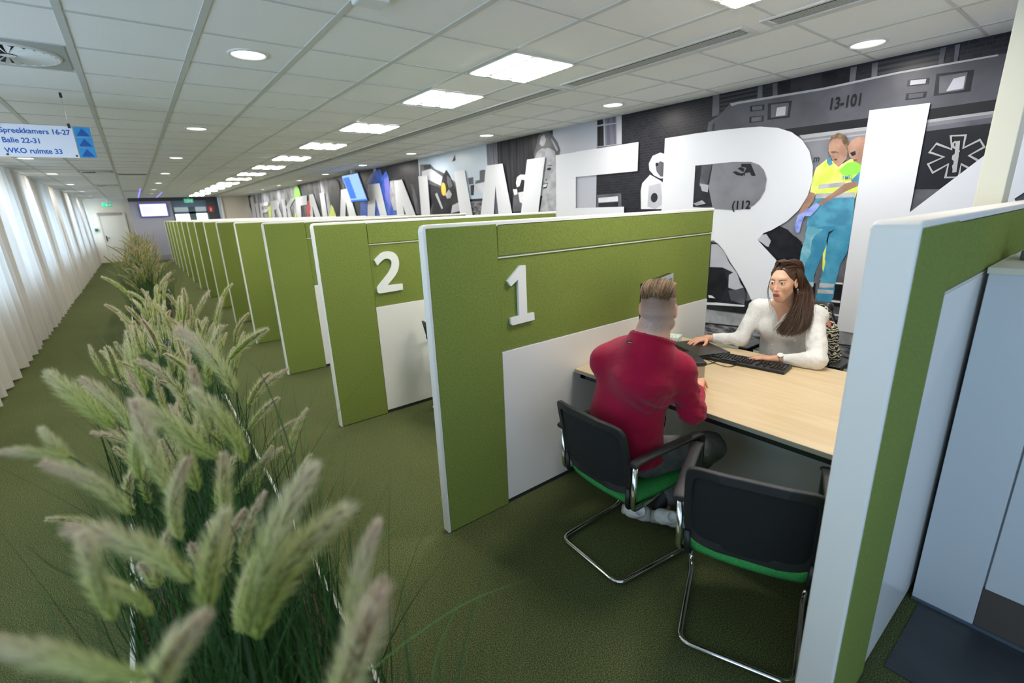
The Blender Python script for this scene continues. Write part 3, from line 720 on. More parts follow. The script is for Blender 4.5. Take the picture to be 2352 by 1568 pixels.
def head_paint(female):
    def f(V):
        c = np.tile(SKIN, (len(V), 1)); x, y, z = V.T
        def mix(mask, col): c[:] = c*(1-mask[:, None])+np.array(col)*mask[:, None]
        ch = np.exp(-(((x-.075)/.03)**2+((np.abs(y)-.042)/.02)**2+((z+.022)/.022)**2)); mix(.16*ch, srgb(226, 140, 120))
        mix(.25*np.exp(-(((x-.105)/.015)**2+(y/.014)**2+((z+.028)/.012)**2)), srgb(226, 150, 130))
        if female:
            lip = sm(-np.minimum(((x-.090)/.016)**2+(y/.0255)**2+((z+.0600)/.0046)**2, ((x-.090)/.016)**2+(y/.022)**2+((z+.0680)/.0056)**2), -1.25, -.75)*(x > .072)
            mix(lip, srgb(168, 70, 82))
        for s in (1, -1):
            yy = s*y; br = np.exp(-(((z-.0262-.05*(yy-.012)+1.1*(yy-.03)**2*8)/.0028)**2))*sm(yy, .010, .017)*(1-sm(yy, .046, .054))*(x > .05); mix(.95*br, srgb(84, 56, 42))
            li = np.exp(-(((z-.0112-.0)/.0020)**2))*sm(yy, .014, .020)*(1-sm(yy, .044, .048))*(x > .074); mix(.95*li, srgb(40, 24, 24))
            es = np.exp(-(((yy-.031)/.016)**2+((z-.010)/.009)**2))*(x > .065); mix(.25*es, srgb(170, 115, 100))
        return c
    return f

def xf(parts, R, o, sc=1.0):
    A = np.array(R)*sc; out = []
    for V, Q in parts: out.append((V@A.T+np.array(o), Q))
    return out

# ---- woman
WH = Vector(at(1800, 648, 3.02)); WR = rotm((-.985, .02, -.05)); WR = WR @ Matrix.Rotation(math.radians(3), 3, 'X')
W_ = thing('person', 'woman in white blouse with long brown hair seated behind the desk', 'person', (0, 0, 0))
sW = 1.04
face = head_sdf(sW, True).mesh(.0022)
fp = head_paint(True)(face[0]); hV = xf([face], WR, WH, sW)
HS = np.array([1.02, .93, 1.055]); face = (face[0]*HS, face[1]); hV = xf([face], WR, WH, 1.0)
wneck = Sdf().cap(local(WR, WH, (-.035, 0, -.03)), local(WR, WH, (-.055, 0, -.14)), .044, .042, .02)
chest = Vector((3.345, 1.335, .93)); neckb = Vector((3.305, 1.335, 1.075))
wneck.cap(local(WR, WH, (-.045, 0, -.10)), neckb, .043, .050, .02)
shR = Vector((3.315, 1.505, 1.015)); shL = Vector((3.345, 1.155, 1.005))
wneck.cap(neckb+Vector((0, .03, -.02)), shR, .045, .045, .04).cap(neckb+Vector((0, -.03, -.02)), shL, .045, .045, .04)
wneck.ell(chest, (.098, .140, .135), .05).ell(Vector((3.40, 1.33, .70)), (.095, .13, .16), .06).ell(Vector((3.43, 1.33, .56)), (.13, .165, .10), .06)
for s in (1, -1): wneck.cap(Vector((3.43, 1.33+s*.09, .55)), Vector((3.05, 1.33+s*.10, .56)), .080, .058, .04).cap(Vector((3.05, 1.33+s*.10, .56)), Vector((3.12, 1.33+s*.10, .10)), .055, .038, .02).cap(Vector((3.12, 1.33+s*.10, .07)), Vector((2.95, 1.33+s*.10, .05)), .038, .030, .02)
elR = Vector((3.235, 1.755, .835)); wrR = Vector((3.03, 1.832, .800)); elL = Vector((3.150, 1.085, .800)); wrL = Vector((2.995, 1.255, .785))
elL = Vector((3.10, 1.03, .795)); wrL = Vector((3.01, 1.235, .778)); elR = Vector(onp(1702, 778, 2, .815)); wrR = Vector(onp(1622, 777, 2, .800))
torso = wneck.mesh(.006)
hands = []
S = Sdf(); hand(S, wrR, rotm((-.93, .36, -.06), (-.1, 0, 1)), 1, (.26, .22, .22, .26), .13, .5, sc=.92); S.cap(elR, wrR, .035, .024, .01)
hands.append(S.mesh(.0025))
S = Sdf(); hand(S, wrL, rotm((-.42, .90, -.03), (0, 0, 1)) @ Matrix.Diagonal((1, -1, 1)), 1, (.13, .12, .12, .14), .09, .3, sc=.92); S.cap(elL, wrL, .035, .024, .01)
hands.append(S.mesh(.0025))
def paint_all(parts, headcols):
    cols = [headcols]+[np.tile(SKIN, (len(V), 1)) for V, _ in parts[1:]]
    return np.concatenate(cols)
wp = hV+[torso]+hands; cols = paint_all(wp, fp)
hs = np.concatenate([np.full(len(p[0]), i) for i, p in enumerate(wp)])
cols[hs >= 2] = cols[hs >= 2]*np.array([1.0, .88, .84])
np_obj('body', wp, M['skin'], W_, paint=lambda V: cols)
def eyes(parent, R, o, sc, look=(0, 0)):
    for s in (1, -1):
        bm = bmesh.new(); bmesh.ops.create_uvsphere(bm, u_segments=24, v_segments=16, radius=.0122*sc); bm.transform(Matrix.Translation(local(R, o, Vector((.0745, s*.031, .0075))*sc)))
        e = obj('eye', bm, M['eye'], parent, smooth=True)
        c = Vector((.0745, s*.031, .0075)); d = Vector((1, look[0], look[1])).normalized()
        bm = bmesh.new(); q = d.to_track_quat('Z', 'Y').to_matrix(); rings = []
        for rr_, h in ((.0066, .01045), (.0044, .01150), (.0024, .01225)):
            rings.append([bm.verts.new(local(R, o, (c+q@Vector((rr_*math.cos(a), rr_*math.sin(a), h)))*sc)) for a in [2*math.pi*k/20 for k in range(20)]])
        for a_, b_, mi in ((0, 1, 0), (1, 2, 0)):
            for k in range(20): bm.faces.new((rings[a_][k], rings[a_][(k+1) % 20], rings[b_][(k+1) % 20], rings[b_][k])).material_index = mi
        bm.faces.new(rings[2]).material_index = 1
        obj('iris', bm, [M['iris'], M['pupil']], e)
eyes(W_, WR @ Matrix.Diagonal((1.02, .93, 1.055)), WH, 1.0, (.05, -.06))
# blouse
Sb = Sdf(); 
Sb.ell(chest+Vector((0, 0, -.005)), (.108, .165, .150), .05).ell(Vector((3.385, 1.33, .745)), (.125, .165, .19), .07)
for s in (1, -1): Sb.ell(chest+Vector((-.072, s*.068, -.035)), (.055, .06, .06), .05)
Sb.cap(neckb+Vector((.015, .03, -.025)), shR, .052, .062, .05).cap(neckb+Vector((.015, -.03, -.025)), shL, .052, .062, .05)
Sb.cap(shR, elR, .057, .048, .04).cap(elR, wrR+(elR-wrR).normalized()*.06, .048, .034, .025)
Sb.cap(shL, elL, .060, .050, .04).cap(elL, wrL+(elL-wrL).normalized()*.045, .056, .033, .025)
neckax = (neckb-local(WR, WH, (-.05, 0, -.12))).normalized()
Sb.cap(neckb+Vector((-.01, 0, .02)), local(WR, WH, (-.05, 0, -.10)), .060, .075, .008, True)
Sb.cap(neckb+Vector((-.06, 0, .02)), chest+Vector((-.118, .014, -.030)), .045, .006, .010, True)   # V opening
Sb.cap(wrL, wrL+(wrL-elL)*.3, .05, .05, .004, True).cap(wrR+(elR-wrR).normalized()*.0, wrR+(wrR-elR)*.3, .05, .05, .004, True)
def wrk_b(V):
    y = V[:, 1]; arm = sm(np.abs(y-1.33), .15, .24)
    return .0045*nz(V*np.array([1, 1.5, 1]), 17, 1)*(.6+.6*arm)+.0018*nz(V*np.array([1, 1.8, 1.2]), 42, 2)*(.4+arm)
bl = Sb.mesh(.0045); blouse = np_obj('blouse', [bl], M['blouse'], W_, wrinkle=wrk_b)
for i, (dz, dx) in enumerate(((-.055, -.139), (-.125, -.128), (-.185, -.118))):
    bm = bmesh.new(); bmesh.ops.create_uvsphere(bm, u_segments=14, v_segments=8, radius=.0065); bm.transform(Matrix.Translation(chest+Vector((dx, .014, dz))) @ Matrix.Diagonal((.4, 1, 1, 1)))
    obj('button', bm, mat('pearl_button', (.55, .60, .58), .25), W_, smooth=True)
# hair: cap, then locks falling over the chest on the watch side
Hs = Sdf().ell((-.028, 0, .043), (.100, .080, .084), .01).ell((-.075, 0, -.01), (.055, .070, .085), .04)
Hs.ell((.096, .002, .004), (.066, .066, .098), .010, sub=True)
Hs.ell((.045, .060, -.05), (.05, .03, .07), .012, sub=True).ell((.045, -.060, -.05), (.05, .03, .07), .012, sub=True)
Hs.ell((.000, .090, -.030), (.020, .022, .022), .008, sub=True)
cap_ = Hs.mesh(.0035); capW = xf([(cap_[0]*np.array([1.02, .97, 1.07]), cap_[1])], WR, WH)
hc = np_obj('hair', capW, M['hairw'], W_, paint=lambda V: np.repeat((.25+.22*nz(V*np.array([1, 1, .25]), 260, 7))[:, None].clip(0, 1), 3, 1))
Lh = lambda x, y, z: local(WR, WH, (x*1.02, y*.97, z*1.07))
# swept strands from the hairline back over the crown
Lc = lambda x, y, z: Lh(-.03+(x+.03)*1.025, y*1.03, .04+(z-.04)*1.03)
def swept(s):
    out = []
    for i in range(12):
        a = i/11; out.append([Lc(.058-.032*a, s*(.004+.060*a), .083-.044*a), Lc(.038-.02*a, s*(.012+.060*a)*(1 if s > 0 else .93), .108-.048*a), Lc(-.008-.02*a, s*(.050+.030*a)*(1 if s > 0 else .93), .106-.055*a), Lc(-.045, s*.082, .050-.040*a), Lc(-.080, s*.072, -.01-.03*a), Lc(-.095, s*.055, -.07-.02*a)])
    for i in range(6):
        a = i/5; out.append([Lc(.060-.09*a, s*.004, .124-.002*a), Lc(.03-.09*a, s*.03, .126), Lc(-.02-.07*a, s*.062, .105), Lc(-.06-.04*a, s*.074, .05), Lc(-.09, s*.065, .0), Lc(-.10, s*.05, -.07)])
    return out
gd = swept(-1)
strands('hair_lock', gd, M['hairw'], hc, 900, .0019, .0022, 5)
gd = swept(1)
strands('hair_lock', gd, M['hairw'], hc, 900, .0019, .0022, 6)
# long fall over her left shoulder to the chest
def ph(px, py, d): return Vector(at(px, py, d))
gd = [[Lh(.0, .070, .070), Lh(-.010, .088, .02), ph(1834, 668, 3.00), ph(1828, 700, 2.96), ph(1806, 735, 2.93), ph(1784, 757, 2.915), ph(1782, 766, 2.91)],
      [Lh(-.02, .066, .085), Lh(-.025, .089, .03), ph(1839, 668, 3.00), ph(1834, 700, 2.95), ph(1818, 740, 2.92), ph(1800, 765, 2.905), ph(1798, 772, 2.905)],
      [Lh(-.04, .062, .09), Lh(-.045, .090, .03), ph(1845, 668, 3.01), ph(1842, 705, 2.955), ph(1836, 740, 2.925), ph(1822, 765, 2.905), ph(1812, 774, 2.90)],
      [Lh(-.06, .058, .09), Lh(-.065, .088, .03), ph(1852, 668, 3.02), ph(1851, 705, 2.965), ph(1850, 735, 2.935), ph(1840, 758, 2.92), ph(1826, 772, 2.905)],
      [Lh(-.08, .048, .085), Lh(-.09, .078, .02), ph(1860, 668, 3.05), ph(1860, 700, 2.985), ph(1857, 728, 2.955), ph(1853, 748, 2.94), ph(1842, 764, 2.92)],
      [Lh(-.10, .035, .07), Lh(-.11, .06, .01), ph(1862, 672, 3.10), ph(1866, 700, 3.04), ph(1862, 722, 3.00), ph(1856, 740, 2.98), ph(1850, 755, 2.95)]]
strands('hair_lock', gd, M['hairw'], hc, 2300, .0017, .0070, 8, wave=.010, seg=26)
gd2 = [[Lh(-.05, -.06, .08), Lh(-.09, -.07, .0), Lh(-.10, -.07, -.09), Lh(-.10, -.06, -.17), Lh(-.10, -.05, -.24)], [Lh(-.08, .0, .08), Lh(-.12, .0, .0), Lh(-.12, 0, -.09), Lh(-.12, 0, -.17), Lh(-.12, 0, -.25)], [Lh(-.05, .06, .07), Lh(-.09, .07, .0), Lh(-.10, .06, -.09), Lh(-.11, .05, -.17), Lh(-.11, .05, -.24)]]
strands('hair_lock', gd2, M['hairw'], hc, 160, .0045, .008, 9)
gd3 = [[Lh(.02, -.074, .03), ph(1762, 668, 3.07), ph(1765, 690, 3.0), ph(1768, 710, 2.98), ph(1763, 725, 2.97)], [Lh(.02, -.074, .02), ph(1765, 668, 3.05), ph(1770, 690, 2.99), ph(1778, 712, 2.97), ph(1782, 722, 2.96)]]
strands('hair_lock', gd3, M['hairw'], hc, 7, .0009, .001, 10)
# necklace, earring, watch, ring
bm = bmesh.new(); tube(bm, [Lh(.002, .090, -.034), Lh(.003, .092, -.058)], .0016, 6); obj('earring', bm, M['chrome'], W_)
bm = bmesh.new(); q = (wrL-elL).normalized(); s_, u_ = frame_of(q); c0 = wrL-q*.028
tube(bm, [c0+(s_*math.cos(a)+u_*math.sin(a))*.0285 for a in [2*math.pi*k/20 for k in range(21)]], .005, 8)
wt = obj('watch', bm, mat('steel_mesh_band', (.55, .50, .42), .3, .8), W_, smooth=True)
bm = bmesh.new(); tube(bm, [c0+Vector((-.012, -.004, .027)), c0+Vector((-.0155, -.005, .0345))], .0175, 24); obj('watch_face', bm, mat('white_watch_dial', (.85, .85, .84), .2), wt)
bm = bmesh.new(); rc = wrL+rotm((-.42, .90, -.03))@Vector((.092, -.008, .001)); d_ = Vector((-.42, .90, -.1)).normalized(); s_, u_ = frame_of(d_)
tube(bm, [rc+(s_*math.cos(a)+u_*math.sin(a))*.0088 for a in [2*math.pi*k/16 for k in range(17)]], .0014, 6); obj('ring', bm, M['chrome'], W_)
# trousers
St = Sdf().ell(Vector((3.43, 1.33, .575)), (.15, .185, .115), .05)
for s in (1, -1): St.cap(Vector((3.43, 1.33+s*.09, .565)), Vector((3.05, 1.33+s*.10, .565)), .092, .068, .04).cap(Vector((3.05, 1.33+s*.10, .56)), Vector((3.12, 1.33+s*.10, .09)), .066, .050, .02)
np_obj('trousers', [St.mesh(.009)], mat('dark_trousers', (.02, .022, .028), .9), W_)

# ---- office chair of the woman with the cardigan over its back
t = thing('office_chair', 'black office chair behind the woman, its back draped with a patterned cardigan', 'chair', (3.50, 1.33, 0))
bm = bmesh.new(); box(bm, -.26, .20, -.25, .25, .41, .47); obj('seat', bm, M['dark'], t, bevel=.025, seg=4)
S = Sdf(); 
for i in range(7):
    z = .56+.075*i; S.cap((.165+.03*math.sin(i*.5), -.20+.012*i, z), (.165+.03*math.sin(i*.5), .255-.012*i, z), .035, .035, .04)
np_obj('backrest', [S.mesh(.01)], M['dark'], t)
for s in (1, -1):
    bm = bmesh.new(); tube(bm, roundpath([(.05, s*.26, .42), (.05, s*.295, .45), (.03, s*.30, .66)], .03), .016, 8); box(bm, -.10, .13, s*.30-.035, s*.30+.035, .655, .685); obj('armrest', bm, M['dark'], t, bevel=.006)
bm = bmesh.new(); lathe(bm, [(.028, .10), (.028, .41)]); lathe(bm, [(.05, .08), (.05, .12), (.0, .12)]); obj('gas_lift', bm, M['darkm'], t)
for k in range(5):
    a = 2*math.pi*k/5+.3; bm = bmesh.new(); tube(bm, [(0, 0, .10), (.16*math.cos(a), .16*math.sin(a), .09), (.29*math.cos(a), .29*math.sin(a), .065)], [.025, .020, .015], 8)
    lg = obj('leg', bm, M['darkm'], t); bm = bmesh.new(); tube(bm, [(.29*math.cos(a)-.02*math.sin(a), .29*math.sin(a)+.02*math.cos(a), .028), (.29*math.cos(a)+.02*math.sin(a), .29*math.sin(a)-.02*math.cos(a), .028)], .028, 14); obj('caster', bm, M['dark'], lg)
def cardi_mat():
    m = mat('patterned_knit', (.012, .012, .012), .95, bump=(200, .5)); nt = m.node_tree; tc = nd(nt, 'ShaderNodeTexCoord')
    wv = nd(nt, 'ShaderNodeTexWave', Scale=16.0, Distortion=9.0, Detail=2.0); wv.inputs['Detail Scale'].default_value = 2.2; wv.wave_type = 'BANDS'; wv.bands_direction = 'Z'
    nt.links.new(tc.outputs['Object'], wv.inputs['Vector']); r = nd(nt, 'ShaderNodeValToRGB'); r.color_ramp.interpolation = 'CONSTANT'; e = r.color_ramp.elements
    e[0].color = (.012, .012, .012, 1); e[1].position = .58; e[1].color = (.62, .56, .44, 1); nt.links.new(wv.outputs['Fac'], r.inputs[0]); nt.links.new(r.outputs[0], nt.nodes['Principled BSDF'].inputs['Base Color']); return m
S = Sdf()
S.cap((3.62, 1.28, 1.00), (3.60, 1.20, .97), .035, .035, .03).cap((3.60, 1.20, .97), (3.58, 1.145, .86), .038, .042, .04).cap((3.58, 1.145, .86), (3.56, 1.10, .70), .042, .045, .04).cap((3.56, 1.10, .7), (3.57, 1.12, .56), .04, .03, .03)
S.cap((3.64, 1.25, .98), (3.64, 1.45, .98), .05, .05, .04).cap((3.66, 1.2, .8), (3.66, 1.46, .8), .055, .055, .05)
cg = np_obj('cardigan', [S.mesh(.007)], cardi_mat(), None, wrinkle=lambda V: .006*nz(V, 40, 3)+.003*nz(V, 90, 5)); tag(cg, 'black and cream patterned cardigan hung over the office chair back', 'cardigan')
bm = bmesh.new(); tube(bm, spline([(3.58, 1.27, 1.030), (3.572, 1.21, 1.006), (3.562, 1.165, .960), (3.545, 1.135, .90)], 14), [.012]*15, 10, flat=.7)
obj('collar_band', bm, mat('coral_knit', (.62, .20, .15), .9, bump=(200, .5)), cg, smooth=True)

# ---- man
P_ = thing('person', 'man in red sweater and grey jeans seen from behind, seated at the desk', 'person', (0, 0, 0))
MH = Vector(at(1513, 709, 2.12)); MR = rotm((.93, .36, -.10)); 
head = head_sdf(1.0, False); mface = head.mesh(.0028)
def man_paint(V):
    c = head_paint(False)(V); x, y, z = V.T
    def mix(mask, col): c[:] = c*(1-mask[:, None])+np.array(col)*mask[:, None]
    back = 1-sm(x, .005, .045)
    hl = sm(z, -.115, -.070)*back*(1-sm(-((x+.01)**2/.02**2+(z+.005)**2/.033**2), -1.6, -1)*(np.abs(y) > .068))
    n = .5+.5*nz(V, 420, 3)
    mix(.58*hl, srgb(150, 136, 138)); mix(sm(z, -.03, .055)*back*.75, srgb(118, 90, 70)); mix(hl*.22*n, srgb(84, 68, 64))
    bd = np.exp(-((z+.028)/.012)**2)*back; mix(.30*bd, srgb(105, 95, 105))
    ear = (np.abs(y) > .0785)*1.0; mix(.5*ear*(np.abs(x+.012) < .03), srgb(232, 140, 140)); return c
mcol = man_paint(mface[0]); mV = xf([mface], MR, MH, 1.0)
def torso_set(g):      # body joints of the man
    return g
hip = Vector((1.76, 1.365, .54)); wst = Vector((1.755, 1.36, .72)); cst = Vector((1.80, 1.355, .93)); nk = Vector(at(1495, 780, 2.15))
mR = Vector((1.845, 1.165, 1.010)); mL = Vector((1.725, 1.500, 1.000))
eR = Vector(onp(1590, 944, 2, .800)); wR_ = Vector(onp(1603, 889, 2, .800)); eL = Vector((1.99, 1.66, .80)); wL_ = wR_+Vector((.01, .165, .005))
Sm = Sdf().cap(local(MR, MH, (-.03, 0, -.02)), nk+Vector((-.005, 0, -.02)), .060, .088, .05)
Sm.cap(nk, nk+Vector((-.01, 0, -.06)), .058, .08, .03).ell(cst, (.10, .155, .15), .06).ell(wst, (.095, .135, .16), .06).ell(hip, (.13, .165, .10), .06)
for a in (mR, mL): Sm.cap(nk+Vector((-.01, 0, -.05)), a, .05, .05, .04)
mtorso = Sm.mesh(.006)
S = Sdf(); hand(S, wR_, rotm((.84, .50, .06), (-.10, .45, 1)) @ Matrix.Diagonal((1, 1, 1)), 1, (.62, .62, .64, .66), .05, .9, sc=1.02); S.cap(eR, wR_, .038, .026, .01); h1 = S.mesh(.0025)
S = Sdf(); hand(S, wL_, rotm((.72, -.66, .04), (-.1, -.40, 1)) @ Matrix.Diagonal((1, -1, 1)), 1, (.55, .58, .60, .62), .05, .8, sc=1.02); S.cap(eL, wL_, .038, .026, .01); h2 = S.mesh(.0025)
kR = Vector((2.10, 1.125, .545)); kL = Vector((2.13, 1.50, .545)); aR = Vector((2.04, 1.315, .17)); aL = Vector((2.00, 1.455, .17))
S = Sdf().cap(kR, aR, .05, .034, .02).cap(aR, aR+Vector((-.01, 0, -.08)), .033, .030, .01).cap(hip+Vector((0, -.09, 0)), kR, .08, .055, .03); l1 = S.mesh(.008)
S = Sdf().cap(kL, aL, .05, .034, .02).cap(aL, aL+Vector((-.01, 0, -.08)), .033, .030, .01).cap(hip+Vector((0, .09, 0)), kL, .08, .055, .03); l2 = S.mesh(.008)
mp = mV+[mtorso, h1, h2, l1, l2]; mcols = paint_all(mp, mcol); mcols[len(mcol):len(mcol)+len(mtorso[0])] = man_paint((mtorso[0]-np.array(MH))@np.array(MR)); hs2 = np.concatenate([np.full(len(p[0]), i) for i, p in enumerate(mp)])
mcols[(hs2 == 2) | (hs2 == 3)] *= np.array([1.0, .86, .82])
np_obj('body', mp, M['skin'], P_, paint=lambda V: mcols)
eyes(P_, MR, MH, 1.0)
# sweater
Ss = Sdf().ell(cst+Vector((-.012, .020, .01)), (.135, .210, .20), .06).ell(wst+Vector((-.01, .02, -.01)), (.145, .200, .21), .08).ell(hip+Vector((-.01, .01, .03)), (.150, .200, .10), .07)
Ss.cap(nk+Vector((-.004, 0, -.006)), nk+Vector((-.02, .01, -.17)), .095, .145, .07)
for a in (mR, mL): Ss.cap(nk+Vector((-.012, 0, -.048)), a, .070, .064, .06)
Ss.cap(mR, eR, .064, .056, .05).cap(eR, wR_+(eR-wR_).normalized()*.045, .060, .036, .03).cap(mL, eL, .066, .058, .05).cap(eL, wL_+(eL-wL_).normalized()*.045, .060, .036, .03)
Ss.cap(nk+Vector((.012, 0, .004)), nk+Vector((.02, 0, .14)), .088, .098, .006, True)
Ss.cap(wR_, wR_+(wR_-eR)*.3, .05, .05, .004, True).cap(wL_, wL_+(wL_-eL)*.3, .05, .05, .004, True)
def wrk_m(V):
    x, y, z = V.T; low = 1-sm(z, .60, .82); arm = sm(np.hypot(x-1.97, y-1.12), .16, .05); und = np.exp(-(((y-1.17)/.07)**2+((z-.87)/.09)**2))
    w_ = .0030*nz(V*np.array([1, 1, 1.8]), 22, 11)*(.5+low+arm)+.0020*nz(V*np.array([1, 1, 2]), 52, 12)*(.2+low+arm+und)
    w_ += .0040*und*np.sin(70*(z-.9*y)+nz(V, 12, 3)*1.5)
    w_ += -.010*np.exp(-((z-.475-.0)/.010)**2)
    w_ += .0035*arm*np.sin(95*z+60*x+1.5*nz(V, 14, 6)); return w_
sw = np_obj('sweater', [Ss.mesh(.0045)], M['sweater'], P_, wrinkle=wrk_m)
bm = bmesh.new(); cn = nk+Vector((.002, 0, .000)); ring = []
for k in range(29):
    a = 2*math.pi*k/28; ring.append(cn+Vector((.092*math.cos(a)+.008, .094*math.sin(a), -.034*math.cos(a)+.006)))
tube(bm, ring, .0095, 8, flat=1.0, cap=False); obj('collar', bm, M['sweater'], sw, smooth=True)
tg = nk+Vector((-.108, .034, .004))
bm = bmesh.new(); sv, uv = Vector((.70, -.55, -.12)).normalized(), Vector((-.25, -.1, .95)).normalized(); nn = sv.cross(uv)
def tagslab(bm, c, a, b, th, mi): 
    v = [bm.verts.new(c+sv*x*a+uv*y*b+nn*z*th) for x in (-1, 1) for y in (-1, 1) for z in (-1, 1)]
    for f in ((0, 1, 3, 2), (4, 6, 7, 5), (0, 4, 5, 1), (2, 3, 7, 6), (0, 2, 6, 4), (1, 5, 7, 3)): bm.faces.new([v[i] for i in f]).material_index = mi
tagslab(bm, tg, .013, .0058, .0015, 0); tagslab(bm, tg, .0095, .0018, .0019, 1); obj('neck_label', bm, [M['black'], M['white']], sw)
# jeans
Sj = Sdf().ell(hip+Vector((.01, 0, -.005)), (.150, .180, .090), .05)
for h, k_, a_ in ((-.095, kR, aR), (.095, kL, aL)): Sj.cap(hip+Vector((.02, h, 0)), k_, .093, .072, .04).cap(k_, a_+Vector((.012, -.005, .0)), .070, .046, .03)
np_obj('jeans', [Sj.mesh(.0065)], M['jeans'], P_, wrinkle=lambda V: .004*nz(V, 30, 21)+.0025*nz(V, 70, 22))
for a_ in (aR, aL):
    np_obj('sock', [Sdf().cap(a_+Vector((0, 0, .02)), a_+Vector((-.04, .02, -.06)), .038, .034, .01).mesh(.006)], M['black'], P_)
# shoes: heel lifted, toe on the carpet
def shoe(heel, toe, tilt):
    d = (toe-heel); L = d.length; R = rotm(d, (-.75, -.2, .65)); f = lambda x, y, z: local(R, heel, (x, y, z))
    s = Sdf().cap(f(.02, 0, .042), f(.10, 0, .040), .038, .039, .02).cap(f(.10, 0, .034), f(L-.035, 0, .024), .036, .026, .02).cap(f(.035, 0, .05), f(.05, 0, .085), .034, .034, .02)
    s.cap(f(.045, 0, .105), f(.045, 0, .14), .024, .027, .006, True)
    o = np_obj('shoe', [s.mesh(.0045)], M['shoe'], P_)
    s = Sdf()
    for u in range(9):
        x = .005+u/8*(L-.03); wd = .020+.014*math.sin(min(1, u/8*1.2)*math.pi*.75); s.cap(f(x, -wd*.55, .004), f(x, wd*.55, .004), .017, .017, .012)
    s.plane(f(0, 0, .018), tuple(-(R@Vector((0, 0, 1)))), .003) if False else None
    np_obj('sole', [s.mesh(.004)], M['sole'], o)
    bm = bmesh.new()
    for u in range(4):
        x = .10+.022*u; tube(bm, spline([f(x, -.024, .060), f(x+.005, 0, .073-.004*u), f(x, .024, .060)], 6), .003, 6)
    obj('lace', bm, M['shoe'], o)
for px_, py_, z_, dx_, dy_ in ((1432, 1168, .125, .205, -.135), (1500, 1182, .135, .215, -.115)):
    h_ = onp(px_, py_, 2, z_); shoe(h_, Vector((h_.x+dx_, h_.y+dy_, .030)), 0)
# short hair, combed top
Hm = Sdf().ell((-.016, 0, .058), (.092, .072, .068), .01).ell((.03, .0, .085), (.055, .055, .040), .03)
Hm.plane((0, 0, .048), (.25, 0, -1), .02) if False else None
Hm.ell((-.03, 0, -.02), (.16, .13, .070), .02, sub=True)
Hm.ell((.12, 0, .02), (.05, .08, .055), .02, sub=True)
hm = np_obj('hair', xf([Hm.mesh(.003)], MR, MH), M['hairm'], P_, paint=lambda V: np.repeat((.28+.2*nz(V, 300, 7))[:, None].clip(0, 1), 3, 1))
Lm = lambda *p: local(MR, MH, p)
gd = []
for i in range(9):
    y = .066*(1-2*i/8); zz = math.sqrt(max(0, 1-(y/.080)**2))
    gd.append([Lm(.075, y*.85+.01, .085+.024*zz), Lm(.03, y+.006, .094+.035*zz), Lm(-.03, y*1.04, .084+.039*zz), Lm(-.078, y*1.02-.004, .064+.038*zz), Lm(-.103, y*.86-.006, .044+.026*zz), Lm(-.109, y*.82-.008, .032+.022*zz)])
strands('hair_lock', gd, M['hairm'], hm, 1000, .0016, .0030, 15, seg=14)

# ------------------------------------------------------------------ printed mural on the right wall
def MW(px, py): p = onp(px, py, 0, XW); return (p.y, p.z)
def crop(z, ox, oy): return lambda pts: [MW(ox+x/z, oy+y/z) for x, y in pts]
q5, q4, q3, q6, qs = crop(2.94, 1552, 30), crop(6.53, 960, 280), crop(3.92, 500, 350), crop(4.126, 1620, 480), crop(4.9, 520, 380)
qd = crop(3.357, 1000, 200)
MUR = thing('wall_mural', 'long printed photo mural with giant white letters on the right wall', 'mural', (XW, 0, 0))
def pm(name, c, c2=None, sc=6, lo=.4, hi=.6, stretch=None, rough=.38):
    m = mat(name, c, rough, spec=.35 if max(c) > .3 else .18, noise_col=(sc, c2, lo, hi) if c2 else None)
    if stretch and c2:
        nt = m.node_tree; n = [x for x in nt.nodes if x.type == 'TEX_NOISE'][0]; tc = [x for x in nt.nodes if x.type == 'TEX_COORD'][0]
        mp = nd(nt, 'ShaderNodeMapping'); mp.inputs['Scale'].default_value = stretch; nt.links.new(tc.outputs['Object'], mp.inputs[0]); nt.links.new(mp.outputs[0], n.inputs['Vector'])
    return m
def g3(v, b=1.06): return (v*.97, v*.98, v*b)
